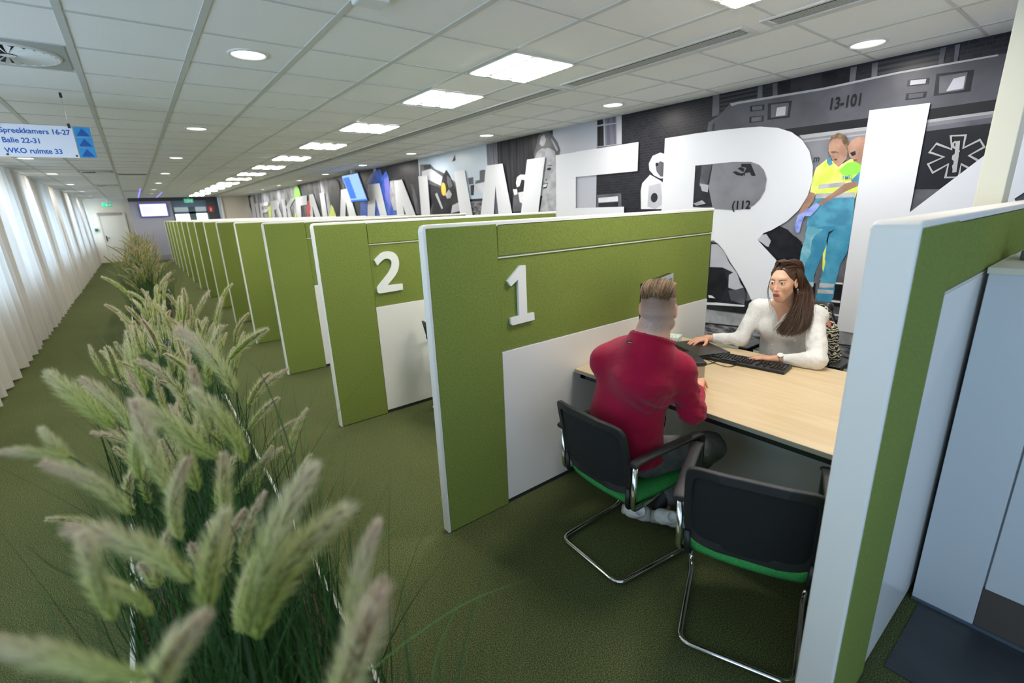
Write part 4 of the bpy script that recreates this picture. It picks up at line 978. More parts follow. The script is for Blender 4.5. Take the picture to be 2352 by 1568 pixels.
PM = dict(dark=pm('print_dark', g3(.011, 1.35), g3(.026, 1.3), 5), dark2=pm('print_darker', g3(.007, 1.4), g3(.014, 1.3), 8), mid=pm('print_mid_grey', g3(.075, 1.2), g3(.13, 1.15), 4), light=pm('print_light_grey', g3(.38, 1.12), g3(.46, 1.12), 2),
          lav=pm('print_lavender_grey', (.42, .43, .50)), pale=pm('print_pale_grey', g3(.55, 1.1), g3(.66, 1.1), 3), van=pm('print_van_grey', g3(.068, 1.22), g3(.095, 1.2), 3), vanside=pm('print_van_side', g3(.16, 1.15), g3(.22, 1.12), 2.5),
          band=pm('print_black_band', g3(.010, 1.3)), rail=pm('print_rail', g3(.33, 1.05)), star=pm('print_star_panel', g3(.009, 1.5), g3(.014, 1.4), 3), line=pm('print_star_line', g3(.40, 1.0)),
          sky=pm('print_sky', (.46, .56, .68), (.60, .67, .76), .8), curt=pm('print_dark_drape', g3(.008, 1.35), g3(.032, 1.25), 9, .4, .65, (1, 2.2, .10)), drape=pm('print_grey_drape', g3(.09, 1.3), g3(.20, 1.25), 12, .4, .6, (1, 2.5, .1)),
          streak=pm('print_streaks', g3(.02, 1.3), g3(.22, 1.1), 5, .42, .68, (1, .9, .25)), ltstreak=pm('print_light_streaks', g3(.18, 1.1), g3(.60, 1.1), 6, .35, .65, (1, .8, .3)),
          asph=pm('print_asphalt', g3(.035), g3(.30), 7, .38, .66, (1, 1.2, 5)), road=pm('print_road_grey', g3(.26), g3(.34), 14), skin=pm('print_skin', (.42, .24, .17), (.30, .16, .11), 9), gskin=pm('print_grey_skin', g3(.30), g3(.44), 8),
          yel=pm('print_fluo_yellow', (.62, .78, .08), (.75, .80, .22), 10), lime=pm('print_lime', (.25, .68, .06)), teal=pm('print_teal_shirt', (.085, .34, .50), (.05, .22, .36), 9), trou=pm('print_blue_trousers', (.035, .22, .38), (.08, .34, .50), 9, .4, .7),
          trou2=pm('print_light_trousers', (.25, .50, .60), (.12, .36, .48), 9), refl=pm('print_reflective', g3(.36), g3(.5), 9), glove=pm('print_blue_glove', (.18, .26, .75), (.35, .42, .8), 20), hair=pm('print_brown_hair', (.10, .065, .04), (.22, .15, .09), 20),
          blue=pm('print_blue_scrubs', (.02, .07, .42), (.05, .14, .55), 7), purple=pm('print_violet', (.14, .15, .55)), red=pm('print_red', (.62, .05, .04)), amber=pm('print_amber', (.90, .50, .06)), white=pm('print_white', g3(.62, 1.03), g3(.72, 1.02), 8),
          black=M['black'])
def brick_mat():
    m = bpy.data.materials.new('print_brick'); m.use_nodes = True; nt = m.node_tree; b = nt.nodes['Principled BSDF']; tc = nd(nt, 'ShaderNodeTexCoord')
    mp = nd(nt, 'ShaderNodeMapping'); mp.inputs['Rotation'].default_value = (0, math.radians(90), math.radians(90)); nt.links.new(tc.outputs['Object'], mp.inputs[0])
    s = nd(nt, 'ShaderNodeSeparateXYZ'); nt.links.new(tc.outputs['Object'], s.inputs[0]); c = nd(nt, 'ShaderNodeCombineXYZ'); nt.links.new(s.outputs[1], c.inputs[0]); nt.links.new(s.outputs[2], c.inputs[1])
    br = nd(nt, 'ShaderNodeTexBrick', Scale=9.0); br.inputs['Color1'].default_value = (*g3(.012, 1.35), 1); br.inputs['Color2'].default_value = (*g3(.020, 1.3), 1); br.inputs['Mortar'].default_value = (*g3(.030, 1.3), 1); br.inputs['Mortar Size'].default_value = .02
    nt.links.new(c.outputs[0], br.inputs['Vector']); nt.links.new(br.outputs[0], b.inputs['Base Color']); b.inputs['Roughness'].default_value = .4; b.inputs['Specular IOR Level'].default_value = .18; return m
PM['brick'] = brick_mat()
def blind_mat():
    m = pm('print_blinds', g3(.012, 1.3)); nt = m.node_tree; tc = nd(nt, 'ShaderNodeTexCoord'); wv = nd(nt, 'ShaderNodeTexWave', Scale=9.0); wv.bands_direction = 'Z'; nt.links.new(tc.outputs['Object'], wv.inputs['Vector'])
    r = nd(nt, 'ShaderNodeValToRGB'); r.color_ramp.elements[0].color = (*g3(.012, 1.3), 1); r.color_ramp.elements[1].color = (*g3(.045, 1.2), 1); nt.links.new(wv.outputs['Fac'], r.inputs[0]); nt.links.new(r.outputs[0], nt.nodes['Principled BSDF'].inputs['Base Color']); return m
PM['blind'] = blind_mat()
ZB, ZT = .315, 2.697
NP = [1]; REG = []
def pr(name, polys, parent=None, layer=1):
    """printed patches: [(material key, outline in wall (y,z))...]; each patch lies a hair in front of the one before"""
    keys = []; bm = bmesh.new(); k = 0; reg = []
    for key, pts in polys:
        if key not in keys: keys.append(key)
        x = -float(NP[0]); NP[0] += 1; k += 1; reg.append(x)
        pts = [(y, min(ZT, max(ZB, z))) for y, z in pts]
        f = bm.faces.new([bm.verts.new((x, y, z)) for y, z in pts]); f.material_index = keys.index(key)
    bm.normal_update(); me = bpy.data.meshes.new(name); REG.extend((layer, -q, me) for q in reg); bmesh.ops.triangulate(bm, faces=bm.faces[:], ngon_method='EAR_CLIP'); bm.normal_update(); bm.to_mesh(me); bm.free()
    return link(name, me, [PM[q] for q in keys], parent or MUR)
def rect(y0, y1, z0, z1): return [(y0, z0), (y1, z0), (y1, z1), (y0, z1)]
def oval(c, ry, rz, n=20, a0=0): return [(c[0]+ry*math.cos(2*math.pi*k/n+a0), c[1]+rz*math.sin(2*math.pi*k/n+a0)) for k in range(n)]
def ribbon(pts, w_, closed=False):
    out = []; n = len(pts); L = []; R = []
    for i, p in enumerate(pts):
        a = Vector(pts[i-1] if i > 0 or closed else p); b = Vector(pts[(i+1) % n] if i < n-1 or closed else p); d = (b-a).normalized(); q = Vector((-d.y, d.x))*w_/2
        L.append((p[0]+q.x, p[1]+q.y)); R.append((p[0]-q.x, p[1]-q.y))
    return [[L[i], L[(i+1) % n], R[(i+1) % n], R[i]] for i in range(n if closed else n-1)]
obj('backing_panel', B(-.003, 0, -3.0, 26.35, ZB, ZT), PM['light'], MUR)
Yp = lambda px, py: MW(px, py)[0]
# background photographs, far to near
yA = Yp(567, 480); y1 = Yp(690, 470); y2 = Yp(742, 470); y3 = Yp(757, 460); y4 = Yp(820, 430); y5 = Yp(905, 430); y6 = Yp(965, 420); y7 = Yp(1121, 400); y8 = Yp(1145, 400); y9 = Yp(1272, 400); y10 = Yp(1371, 400)
pr('photo_panel', [('ltstreak', rect(y1, 26.3, ZB, ZT)), ('dark2', rect(25.6, 26.3, ZB, ZT)), ('streak', rect(y2, y1, ZB, ZT)), ('ltstreak', rect(y3, y2, ZB, ZT)), ('streak', rect(y4, y3, ZB, ZT))])
pr('photo_panel', [('black', rect(y5, y4+.9, ZB, ZT)), ('dark', rect(y6, y5+.3, ZB, ZT)), ('mid', q3([(1735, 280), (1760, 290), (1800, 430), (1825, 560), (1790, 555)]))])
pr('photo_panel', [('sky', rect(y7, y6, ZB, ZT)), ('dark', rect(y7, y6, ZB, 1.9)), ('asph', rect(y7, y6, ZB, 1.86)), ('mid', q4([(35, 640), (190, 630), (245, 700), (380, 760), (560, 900), (600, 1000), (600, 1380), (40, 1380)])), ('pale', q4([(60, 740), (200, 700), (370, 820), (350, 960), (170, 870), (60, 800)])), ('dark', q4([(90, 655), (190, 645), (200, 700), (100, 720)])), ('dark', q4([(170, 930), (330, 985), (300, 1050), (180, 1340)])),
    ('dark', q4([(380, 800), (430, 715), (480, 790), (520, 880), (560, 960), (600, 1100), (640, 1300), (630, 1370), (215, 1380), (230, 1180), (290, 1050), (340, 980), (360, 900)])), ('mid', q4([(440, 800), (500, 860), (520, 960), (470, 1000), (440, 900)])), ('light', q4([(260, 1085), (290, 1060), (380, 1290), (360, 1310)])), ('gskin', q4([(410, 1085), (470, 1010), (510, 1080), (490, 1140), (440, 1150)])), ('light', q4([(520, 1250), (620, 1200), (650, 1330), (500, 1370)])),
    ('mid', q4([(930, 730), (985, 715), (1015, 720), (1000, 900), (860, 930), (870, 880), (930, 870)])), ('mid', q4([(755, 840), (835, 825), (840, 930), (770, 940)])), ('pale', q4([(850, 940), (990, 920), (985, 1080), (850, 1050)])), ('dark', q4([(790, 950), (850, 940), (840, 1100), (800, 1100)])), ('dark', q4([(515, 600), (560, 485), (570, 575)]))])
pr('amber_lamp', [('amber', oval(MW(960+390/6.53, 280+1008/6.53), .085, .115))], layer=2)
pr('photo_panel', [('drape', rect(y8, y7, ZB, ZT)), ('curt', rect(y9, y8, ZB, ZT)), ('mid', q4([(1440, 1090), (1500, 1050), (1600, 1100), (1600, 1330), (1420, 1350)])), ('white', q4([(1430, 1010), (1490, 1005), (1500, 1080), (1450, 1100)])), ('white', q4([(1490, 830), (1540, 790), (1620, 790), (1620, 880), (1560, 860), (1530, 960), (1490, 980), (1475, 920)])), ('white', q4([(1510, 1060), (1600, 1040), (1590, 1230), (1530, 1200)]))])
# smiling face
pr('printed_face', [('mid', q4([(1760, 560), (1750, 480), (1790, 320), (1820, 200), (1880, 150), (1960, 130), (2020, 190), (2100, 300), (2145, 420), (2130, 500), (2080, 560), (1990, 420)])), ('gskin', q4([(1830, 330), (1850, 230), (1900, 190), (1930, 260), (1900, 350), (1860, 370)])), ('mid', q4([(1940, 200), (1990, 250), (2050, 340), (2080, 400), (2010, 350), (1960, 290)])), ('gskin', q4([(2000, 240), (2060, 320), (2110, 420), (2090, 440), (2040, 340)])),
    ('gskin', q4([(1755, 560), (1790, 450), (1860, 400), (1980, 390), (2060, 440), (2085, 560), (2090, 800), (2080, 960), (2030, 1060), (1960, 1110), (1900, 1110), (1800, 1100)])), ('gskin', q4([(1880, 1080), (2040, 1040), (2100, 1150), (2110, 1360), (1830, 1360)])), ('light', q4([(1930, 440), (2010, 450), (2030, 540), (1960, 580), (1910, 520)])),
    ('dark', oval(MW(960+1975/6.53, 280+705/6.53), .045, .018)), ('dark', q4([(1930, 665), (1990, 640), (2040, 665), (1985, 655)])), ('dark', q4([(1885, 930), (1960, 910), (1940, 990), (1890, 1005)])), ('white', q4([(1885, 940), (1950, 925), (1930, 970), (1885, 980)])), ('mid', q4([(1925, 850), (1950, 860), (1940, 880), (1915, 875)]))], layer=2)
pr('photo_panel', [('lav', rect(y10, y9, ZB, ZT)), ('brick', rect(-3, y10, ZB, ZT)), ('light', qd([(1245, 240), (1440, 200), (1440, 440), (1250, 465)])), ('curt', qd([(1250, 255), (1295, 245), (1300, 285), (1252, 295)])), ('drape', qd([(1310, 240), (1398, 225), (1400, 275), (1312, 285)])), ('curt', qd([(1252, 305), (1300, 298), (1303, 452), (1252, 458)])), ('drape', qd([(1312, 295), (1400, 282), (1400, 440), (1315, 450)])),
    ('mid', qd([(1250, 830), (1435, 818), (1440, 935), (1250, 935)])), ('pale', qd([(1260, 855), (1410, 840), (1412, 880), (1262, 890)])), ('dark', qd([(1262, 895), (1412, 885), (1412, 925), (1262, 925)]))])
pr('printed_person', [('white', qd([(1650, 590), (1680, 530), (1740, 505), (1785, 520), (1785, 700), (1740, 705), (1690, 680), (1655, 640)])), ('mid', qd([(1700, 600), (1740, 570), (1780, 590), (1780, 690), (1740, 690), (1710, 650)])), ('dark', qd([(1700, 585), (1720, 580), (1725, 605), (1705, 610)])),
    ('white', qd([(1600, 740), (1660, 675), (1740, 720), (1790, 760), (1790, 940), (1590, 940), (1588, 800)])), ('light', qd([(1650, 760), (1740, 740), (1760, 900), (1700, 940), (1640, 920)])), ('dark', oval(MW(1000+1692/3.357, 200+852/3.357), .045, .05))], layer=2)
# brick house, van and emblem
far = 2.36
pr('photo_panel', [('mid', q5([(255, 560), (298, 548), (298, 690), (250, 700)])), ('blind', q5([(300, 548), (560, 500), (555, 590), (300, 690)])), ('mid', q5([(560, 498), (590, 490), (590, 580), (555, 588)])), ('mid', q5([(660, 478), (692, 470), (692, 560), (660, 568)])), ('dark2', q5([(695, 470), (1190, 370), (1175, 475), (695, 558)])), ('dark', q5([(780, 452), (990, 410), (985, 505), (780, 545)])),
    ('mid', q5([(1185, 370), (1228, 360), (1215, 465), (1175, 475)])), ('mid', q5([(1330, 340), (1370, 332), (1362, 435), (1325, 445)])), ('blind', q5([(1370, 332), (1790, 240), (1775, 365), (1362, 435)])), ('mid', q5([(1790, 240), (1830, 230), (1810, 352), (1775, 362)])), ('mid', q5([(1890, 218), (1925, 210), (1905, 338), (1880, 342)]))], layer=2)
pr('printed_van', [('vanside', q5([(100, 900), (200, 880), (240, 760), (840, 820), (2600, 600), (2700, 1500), (2700, 3300), (100, 3300)])), ('van', q5([(215, 830), (225, 740), (300, 690), (370, 615), (420, 603), (1000, 508), (1500, 402), (2180, 283), (2600, 200), (2700, 540), (2150, 590), (1310, 712), (760, 790), (480, 830)])), ('mid', q5([(235, 745), (310, 700), (290, 800), (225, 810)])), ('dark', q5([(255, 750), (270, 742), (265, 800), (250, 800)])), ('rail', q5([(370, 612), (420, 600), (1000, 505), (1500, 399), (2180, 280), (2180, 292), (1500, 412), (1000, 520), (420, 616), (385, 630)])),
    ('band', q5([(700, 790), (1310, 708), (2150, 586), (2700, 510), (2700, 620), (2130, 668), (1700, 725), (1310, 770), (840, 832)])), ('rail', q5([(840, 826), (1310, 766), (1310, 790), (860, 850)])), ('rail', q5([(860, 862), (1310, 812), (1310, 820), (868, 872)])), ('rail', q5([(1700, 722), (2130, 664), (2600, 600), (2600, 620), (2130, 684), (1700, 742)])), ('mid', q5([(1690, 770), (2130, 706), (2600, 640), (2600, 700), (2110, 748), (1690, 800)])),
    ('star', q5([(1685, 800), (2110, 747), (2700, 690), (2700, 1180), (1600, 1190)])), ('mid', q5([(1600, 1190), (2700, 1180), (2700, 1500), (1580, 1400)])), ('dark2', q5([(560, 1480), (620, 1400), (760, 1460), (860, 1560), (900, 1700), (880, 1900), (500, 1900)]))], layer=2)
pr('van_lamp', [('dark', q5([(628, 612), (790, 592), (775, 705), (625, 722)])), ('mid', q5([(650, 620), (770, 605), (760, 695), (648, 708)])), ('light', q5([(690, 640), (750, 630), (745, 690), (680, 698)]))], layer=3)
pr('van_lamp', [('dark', q5([(1765, 412), (2018, 384), (1990, 530), (1745, 560)])), ('mid', q5([(1785, 430), (1975, 400), (1950, 520), (1780, 545)])), ('light', q5([(1880, 445), (1960, 425), (1945, 510), (1830, 530)]))], layer=3)
for a in ([(510, 628), (605, 618), (603, 655), (510, 667)], [(505, 702), (600, 692), (598, 732), (503, 742)], [(1572, 452), (1718, 438), (1710, 480), (1565, 497)], [(1562, 545), (1700, 530), (1690, 570), (1555, 588)]):
    b_ = Vector((0, 0)); c_ = [Vector(p) for p in a]; m_ = sum(c_, Vector((0, 0)))/4; inn = [tuple(m_+(p-m_)*.72) for p in c_]
    pr('van_marker_light', [('dark', q5(a)), ('light' if a[0][1] < 470 and a[0][0] > 1000 else 'mid', q5(inn))], layer=3)
star = [(1862, 830), (1962, 825), (1945, 912), (2058, 856), (2088, 905), (1985, 962), (2072, 1010), (2040, 1075), (1932, 1020), (1915, 1108), (1825, 1110), (1845, 1020), (1740, 1078), (1708, 1020), (1815, 972), (1718, 940), (1765, 882), (1868, 920)]
sp = q5(star); snake = [(1898, 868), (1875, 880), (1878, 905), (1905, 915), (1915, 935), (1900, 950), (1880, 965), (1878, 985), (1893, 995), (1895, 1015), (1880, 1030), (1882, 1048), (1890, 1055)]
pr('star_emblem', [('line', r_) for r_ in ribbon(sp, .016, True)]+[('line', r_) for r_ in ribbon(q5([(1910, 865), (1902, 960), (1886, 1075)]), .022)]+[('line', r_) for r_ in ribbon(q5(snake), .014)], layer=3)
def wtext(name, s, px, py, size, key, layer=3, sx=1.0, parent=None):
    y, z = MW(px, py); mt = Matrix(((0, 0, -1, -.003-.004*layer-.0032), (-1, 0, 0, y), (0, 1, 0, z), (0, 0, 0, 1))) @ Matrix.Scale(sx, 4, (1, 0, 0))
    o = text_mesh(name, s, size, PM[key], parent or MUR, mt); q = float(NP[0]); NP[0] += 1
    for v in o.data.vertices: v.co.x = -q
    REG.append((layer+.5, q, o.data)); return o
wtext('van_number', '13-101', 1552+1035/2.94, 30+655/2.94, .118, 'band', sx=.70)
# letters
ZL, ZLT = .64, 2.38
def stroke(f, tl, tr, br, bl, zb=None):
    a, b, c, d = f([tl, tr, br, bl]); zb = zb if zb is not None else 1.3
    ext = lambda p, q: (p[0]+(q[0]-p[0])*(zb-p[1])/(q[1]-p[1]), zb)
    return [a, b, ext(b, c), ext(a, d)]
PM['letter'] = pm('print_letter_white', (.68, .69, .745), rough=.28)
letters = []
def letter(polys): pr('letter', [('letter', p) for p in polys], layer=5)
letter([[MW(2000, 254), MW(2139, 237), (1.057, .64), (1.405, .64)], [(1.057, 1.608), (.33, 2.38), (-.15, 2.38), (.53, 1.683), (-.02, .64), (-.45+.0, .64), (.40, .64), (.80, 1.42), (1.057, 1.16)][:4]+[(1.057, 1.16)], [(.53, 1.69), (-.05, .64), (.37, .64), (.86, 1.38)]])
Rpts = [(1531, 318), (1600, 307), (1660, 299), (1710, 294), (1750, 291), (1790, 294), (1822, 304), (1846, 322), (1862, 347), (1870, 380), (1869, 415), (1858, 450), (1838, 482), (1810, 508), (1775, 528), (1740, 541)]
RO = [MW(*p) for p in Rpts]
pa, pb = MW(1743, 550), MW(1785, 595); sl = (pb[0]-pa[0])/(pb[1]-pa[1])
la, lb = MW(1650, 558), MW(1722, 672); sl2 = (lb[0]-la[0])/(lb[1]-la[1])
letter([RO+[MW(1700, 548), MW(1640, 552), MW(1596, 554), (2.87, 1.4), (2.87, .64), (3.208, .64)], [MW(1720, 540), MW(1760, 532), (pa[0], pa[1]), (pb[0], pb[1]), (pb[0]+sl*.75*(.95-pb[1]), .95), (pb[0]+sl*.62*(.64-pb[1]), .64), (lb[0]+sl2*.7*(.64-lb[1]), .64), lb, MW(1695, 622), la, MW(1630, 540)]])
sr = Yp(1326, 440); zm = MW(1380, 476)[1]
letter([rect(sr, 4.872, ZL, ZLT), rect(3.546, sr, 2.085, 2.385), rect(3.72, sr, zm-.3, zm), rect(3.546, sr, ZL, ZL+.3)])
letter([stroke(q4, (560, 740), (720, 725), (835, 1370), (650, 1370), 1.0), stroke(q4, (1045, 655), (1200, 637), (1160, 1365), (965, 1365), 1.0), stroke(q4, (1150, 640), (1290, 625), (1430, 1350), (1225, 1350), 1.0), stroke(q4, (1660, 565), (1930, 525), (1830, 1330), (1570, 1340), 1.0)])
letter([stroke(q3, (1600, 255), (1640, 250), (1692, 560), (1625, 560)), stroke(q3, (1605, 254), (1670, 243), (1790, 555), (1705, 558)), stroke(q3, (1818, 215), (1900, 205), (1925, 555), (1845, 557))])
letter([stroke(q3, (1365, 290), (1440, 280), (1425, 565), (1360, 568)), stroke(q3, (1400, 286), (1467, 277), (1535, 562), (1472, 565))])
letter([stroke(q3, (1118, 335), (1165, 328), (1160, 575), (1112, 575)), stroke(q3, (1140, 332), (1182, 325), (1258, 570), (1190, 573))])
letter([stroke(qs, (785, 357), (840, 348), (855, 585), (805, 588)), qs([(785, 357), (915, 335), (918, 440), (835, 455)])])
letter([stroke(qs, (940, 325), (965, 322), (990, 580), (955, 580)), stroke(qs, (945, 325), (985, 320), (1070, 578), (1010, 580)), stroke(qs, (1060, 310), (1110, 305), (1150, 574), (1095, 576))])
letter([stroke(qs, (632, 380), (668, 375), (695, 590), (655, 592)), qs([(675, 470), (735, 370), (780, 362), (710, 500)]), stroke(qs, (690, 470), (720, 450), (750, 588), (705, 590))])
letter([stroke(qs, (505, 402), (535, 398), (560, 592), (525, 594)), qs([(505, 402), (575, 390), (605, 420), (600, 470), (560, 500), (515, 500)]), stroke(qs, (575, 480), (600, 470), (642, 590), (602, 592))])
letter([stroke(qs, (378, 425), (400, 420), (430, 596), (398, 598)), qs([(400, 422), (480, 408), (482, 450), (400, 462)]), qs([(400, 500), (470, 490), (472, 525), (405, 535)])])
letter([stroke(qs, (240, 440), (262, 435), (318, 600), (290, 600)), stroke(qs, (270, 360), (310, 350), (350, 598), (310, 600)), stroke(qs, (325, 430), (360, 420), (392, 598), (360, 598))])
# things seen through and beside the letters
pr('letter_window', [('vanside', q5([(145, 1030), (400, 1005), (520, 1005), (575, 1025), (606, 1060), (625, 1120), (614, 1195), (580, 1255), (540, 1295), (490, 1320), (400, 1328), (128, 1308)])), ('dark', q5([(145, 1030), (262, 1022), (235, 1180), (260, 1308), (128, 1308)])), ('mid', q5([(190, 1030), (255, 1024), (225, 1150), (170, 1170)])), ('light', q5([(175, 1150), (235, 1160), (228, 1210), (190, 1200)])), ('gskin', q5([(132, 1285), (190, 1262), (215, 1285), (150, 1300)])),
    ('band', q5([(395, 1072), (425, 1095), (465, 1100), (478, 1080), (450, 1082), (420, 1068)])), ('band', q5([(430, 1050), (470, 1075), (478, 1050), (450, 1040)])), ('band', q5([(455, 1018), (520, 1018), (553, 1098), (525, 1100), (512, 1075), (482, 1080), (478, 1100), (468, 1090), (490, 1045), (455, 1040)]))], layer=7)
wtext('van_number', '(112', 1552+388/2.94, 30+1322/2.94, .105, 'band', layer=8, sx=.95)
pr('letter_window', [('dark', q6([(75, 310), (130, 320), (190, 390), (240, 480), (300, 600), (370, 690), (400, 760), (395, 870), (460, 850), (430, 920), (375, 985), (30, 940), (0, 900), (0, 300)])), ('light', q6([(75, 330), (130, 330), (195, 400), (240, 500), (300, 580), (290, 600), (180, 550), (60, 545)])), ('dark2', q6([(60, 548), (190, 552), (230, 700), (150, 900), (30, 860)])), ('light', q6([(240, 620), (310, 580), (350, 700), (380, 740), (300, 760), (235, 740)])), ('mid', q6([(235, 770), (380, 745), (400, 800), (385, 900), (260, 860)])),
    ('white', q6([(20, 880), (120, 880), (390, 905), (385, 920), (20, 900)])), ('white', q6([(45, 810), (80, 815), (110, 840), (50, 835)]))], layer=7)
pr('letter_window', [('road', q6([(20, 945), (380, 985), (700, 1000), (1250, 1100), (1400, 1160), (1400, 1500), (-40, 1300), (-40, 930)])), ('asph', q6([(5, 1075), (350, 1105), (700, 1200), (1400, 1290), (1400, 1500), (-20, 1300)])), ('dark', q6([(15, 1070), (340, 1105), (340, 1118), (15, 1085)])), ('dark', q6([(1235, 1265), (1400, 1285), (1400, 1300), (1235, 1280)])), ('dark', q6([(1230, 1400), (1400, 1430), (1400, 1500), (1220, 1480)]))], layer=4)
# stripes of road by the feet of the medics
pr('printed_road', [('mid', q6([(900, 480), (1300, 400), (1340, 600), (1290, 1080), (900, 1000)])), ('dark2', q6([(1240, 700), (1310, 705), (1290, 860), (1220, 850)])), ('white', q6([(1230, 690), (1312, 695), (1312, 712), (1230, 706)])), ('white', q6([(1180, 855), (1290, 868), (1288, 885), (1180, 872)])), ('dark2', q6([(1180, 880), (1285, 890), (1282, 925), (1180, 910)])), ('white', q6([(1170, 980), (1275, 995), (1273, 1010), (1170, 996)])), ('dark2', q6([(1160, 1035), (1262, 1050), (1258, 1088), (1160, 1072)])), ('dark2', q6([(905, 600), (1060, 610), (1050, 850), (900, 820)])), ('white', q6([(1065, 655), (1110, 650), (1090, 680), (1065, 670)]))], layer=4)
# medics
pr('printed_medic', [('skin', q5([(925, 1190), (960, 1200), (935, 1270), (880, 1345), (830, 1400), (850, 1320)])), ('yel', q5([(1030, 985), (1130, 1020), (1190, 985), (1262, 1000), (1240, 1180), (1218, 1250), (960, 1240), (945, 1215), (915, 1208), (930, 1120), (955, 1045)])), ('lime', q5([(1110, 1060), (1170, 1010), (1262, 1000), (1250, 1080), (1180, 1100), (1130, 1090)])), ('refl', q5([(975, 1158), (1150, 1140), (1148, 1170), (970, 1188)])), ('refl', q5([(955, 1218), (1220, 1210), (1216, 1245), (950, 1250)])),
    ('teal', q5([(1030, 985), (1055, 975), (1068, 1020), (1045, 1032), (1028, 1010)])), ('teal', q5([(955, 1250), (1216, 1243), (1200, 1450), (890, 1440), (905, 1350)])), ('skin', q5([(1042, 890), (1060, 850), (1110, 840), (1155, 870), (1170, 930), (1160, 985), (1108, 1040), (1075, 1010), (1050, 960), (1038, 930)])), ('hair', q5([(1045, 875), (1060, 830), (1110, 808), (1160, 830), (1178, 880), (1168, 930), (1150, 900), (1120, 850), (1070, 850)])), ('hair', q5([(1055, 935), (1085, 930), (1110, 940), (1108, 948), (1060, 946)])), ('hair', q5([(1075, 985), (1100, 982), (1098, 994), (1080, 995)])),
    ('trou', q5([(892, 1438), (1200, 1450), (1196, 1500), (880, 1500)])), ('trou2', q5([(900, 1440), (1010, 1442), (990, 1490), (880, 1500)]))], layer=4)
pr('printed_medic', [('teal', q5([(1190, 1130), (1262, 1060), (1250, 1165), (1220, 1165)])), ('skin', q5([(965, 1285), (1060, 1220), (1150, 1150), (1225, 1135), (1240, 1165), (1150, 1205), (1060, 1255), (985, 1300)])), ('skin', q5([(1168, 905), (1195, 860), (1240, 838), (1290, 835), (1275, 990), (1255, 1022), (1225, 1005), (1180, 970)])), ('dark', q5([(1185, 945), (1220, 930), (1225, 955), (1200, 968)])), ('hair', q5([(1205, 990), (1235, 985), (1232, 1000), (1212, 1002)]))], layer=4)
pr('blue_glove', [('glove', q5([(985, 1292), (960, 1282), (880, 1335), (835, 1365), (815, 1430), (822, 1480), (845, 1480), (860, 1420), (880, 1370), (920, 1370), (965, 1325)]))], layer=6)
wtext('badge_text', 'TMU', 1552+1130/2.94, 30+1122/2.94, .038, 'trou', layer=5, sx=.9)
wtext('van_number', 'm', 1552+938/2.94, 30+1005/2.94, .07, 'dark', layer=6, sx=.9)
pr('printed_trousers', [('trou', q6([(1000, 170), (1400, 150), (1385, 300), (1350, 420), (1290, 520), (1260, 640), (1240, 720), (1225, 830), (1185, 890), (1070, 880), (1060, 830), (1095, 730), (1120, 560), (1160, 340), (1100, 480), (1050, 600), (1030, 740), (1010, 760), (930, 720), (905, 560), (910, 420), (950, 300)])), ('trou2', q6([(1000, 175), (1130, 190), (1050, 250), (1020, 300), (1010, 420), (960, 500), (930, 640), (905, 520), (925, 380), (960, 260)])), ('dark', q6([(1158, 300), (1180, 215), (1240, 190), (1185, 240), (1166, 345)])), ('mid', q6([(1160, 345), (1110, 460), (1062, 590), (1035, 700), (1090, 700), (1122, 560)])), ('yel', q6([(1125, 420), (1160, 340), (1145, 470), (1150, 500), (1130, 590), (1120, 560)])), ('refl', q6([(935, 680), (1040, 690), (1035, 730), (930, 720)])), ('refl', q6([(1095, 695), (1235, 705), (1225, 740), (1090, 740)])), ('refl', q6([(1075, 755), (1225, 765), (1225, 800), (1075, 795)])),
    ('dark2', q6([(1095, 870), (1170, 880), (1185, 960), (1120, 940)])), ('dark2', q6([(930, 800), (1015, 800), (1010, 870), (935, 870)]))], layer=4)
pr('printed_helper', [('light', q6([(455, 260), (590, 235), (635, 290), (620, 360), (590, 350), (540, 310)])), ('dark2', q6([(595, 240), (680, 212), (780, 220), (870, 260), (925, 310), (915, 420), (900, 500), (820, 455), (700, 470), (680, 440), (610, 360), (635, 300)]))], layer=4)
# coloured fragments of the far photographs
for f_ in [('lime', qs([(785, 245), (805, 228), (830, 260), (848, 340), (800, 352), (765, 400), (772, 320)])), ('yel', qs([(785, 530), (800, 532), (800, 585), (780, 585)])), ('red', qs([(925, 400), (945, 395), (958, 480), (945, 582), (925, 580), (912, 500)])), ('yel', qs([(478, 470), (510, 440), (520, 600), (498, 600)])), ('red', qs([(262, 590), (285, 590), (285, 604), (262, 604)])), ('yel', qs([(1190, 435), (1215, 470), (1252, 576), (1170, 576)])), ('dark', qs([(1190, 240), (1205, 170), (1235, 155), (1270, 180), (1288, 260), (1290, 400), (1285, 560), (1240, 540), (1210, 450), (1190, 420)]))]: pr('printed_fragment', [f_], layer=6)
pr('printed_surgeon', [('blue', q3([(1348, 280), (1375, 210), (1420, 160), (1470, 150), (1490, 210), (1520, 165), (1545, 220), (1570, 440), (1610, 500), (1620, 560), (1290, 575), (1290, 450), (1350, 430)])), ('purple', q3([(1500, 240), (1540, 220), (1575, 440), (1560, 500), (1520, 420)])), ('gskin', q3([(1555, 260), (1600, 250), (1612, 400), (1620, 520), (1590, 520), (1560, 420)])), ('pale', q3([(1405, 150), (1425, 140), (1435, 160), (1410, 175)]))], layer=2)

# lay the print patches one hair's breadth in front of another, in their order
for rank, (ly, q, me) in enumerate(sorted(REG, key=lambda r: (r[0], r[1]))):
    for v in me.vertices:
        if abs(v.co.x+q) < 1e-4: v.co.x = 1000+rank
for me in {r[2] for r in REG}:
    for v in me.vertices: v.co.x = -.0035-.00013*(v.co.x-1000)

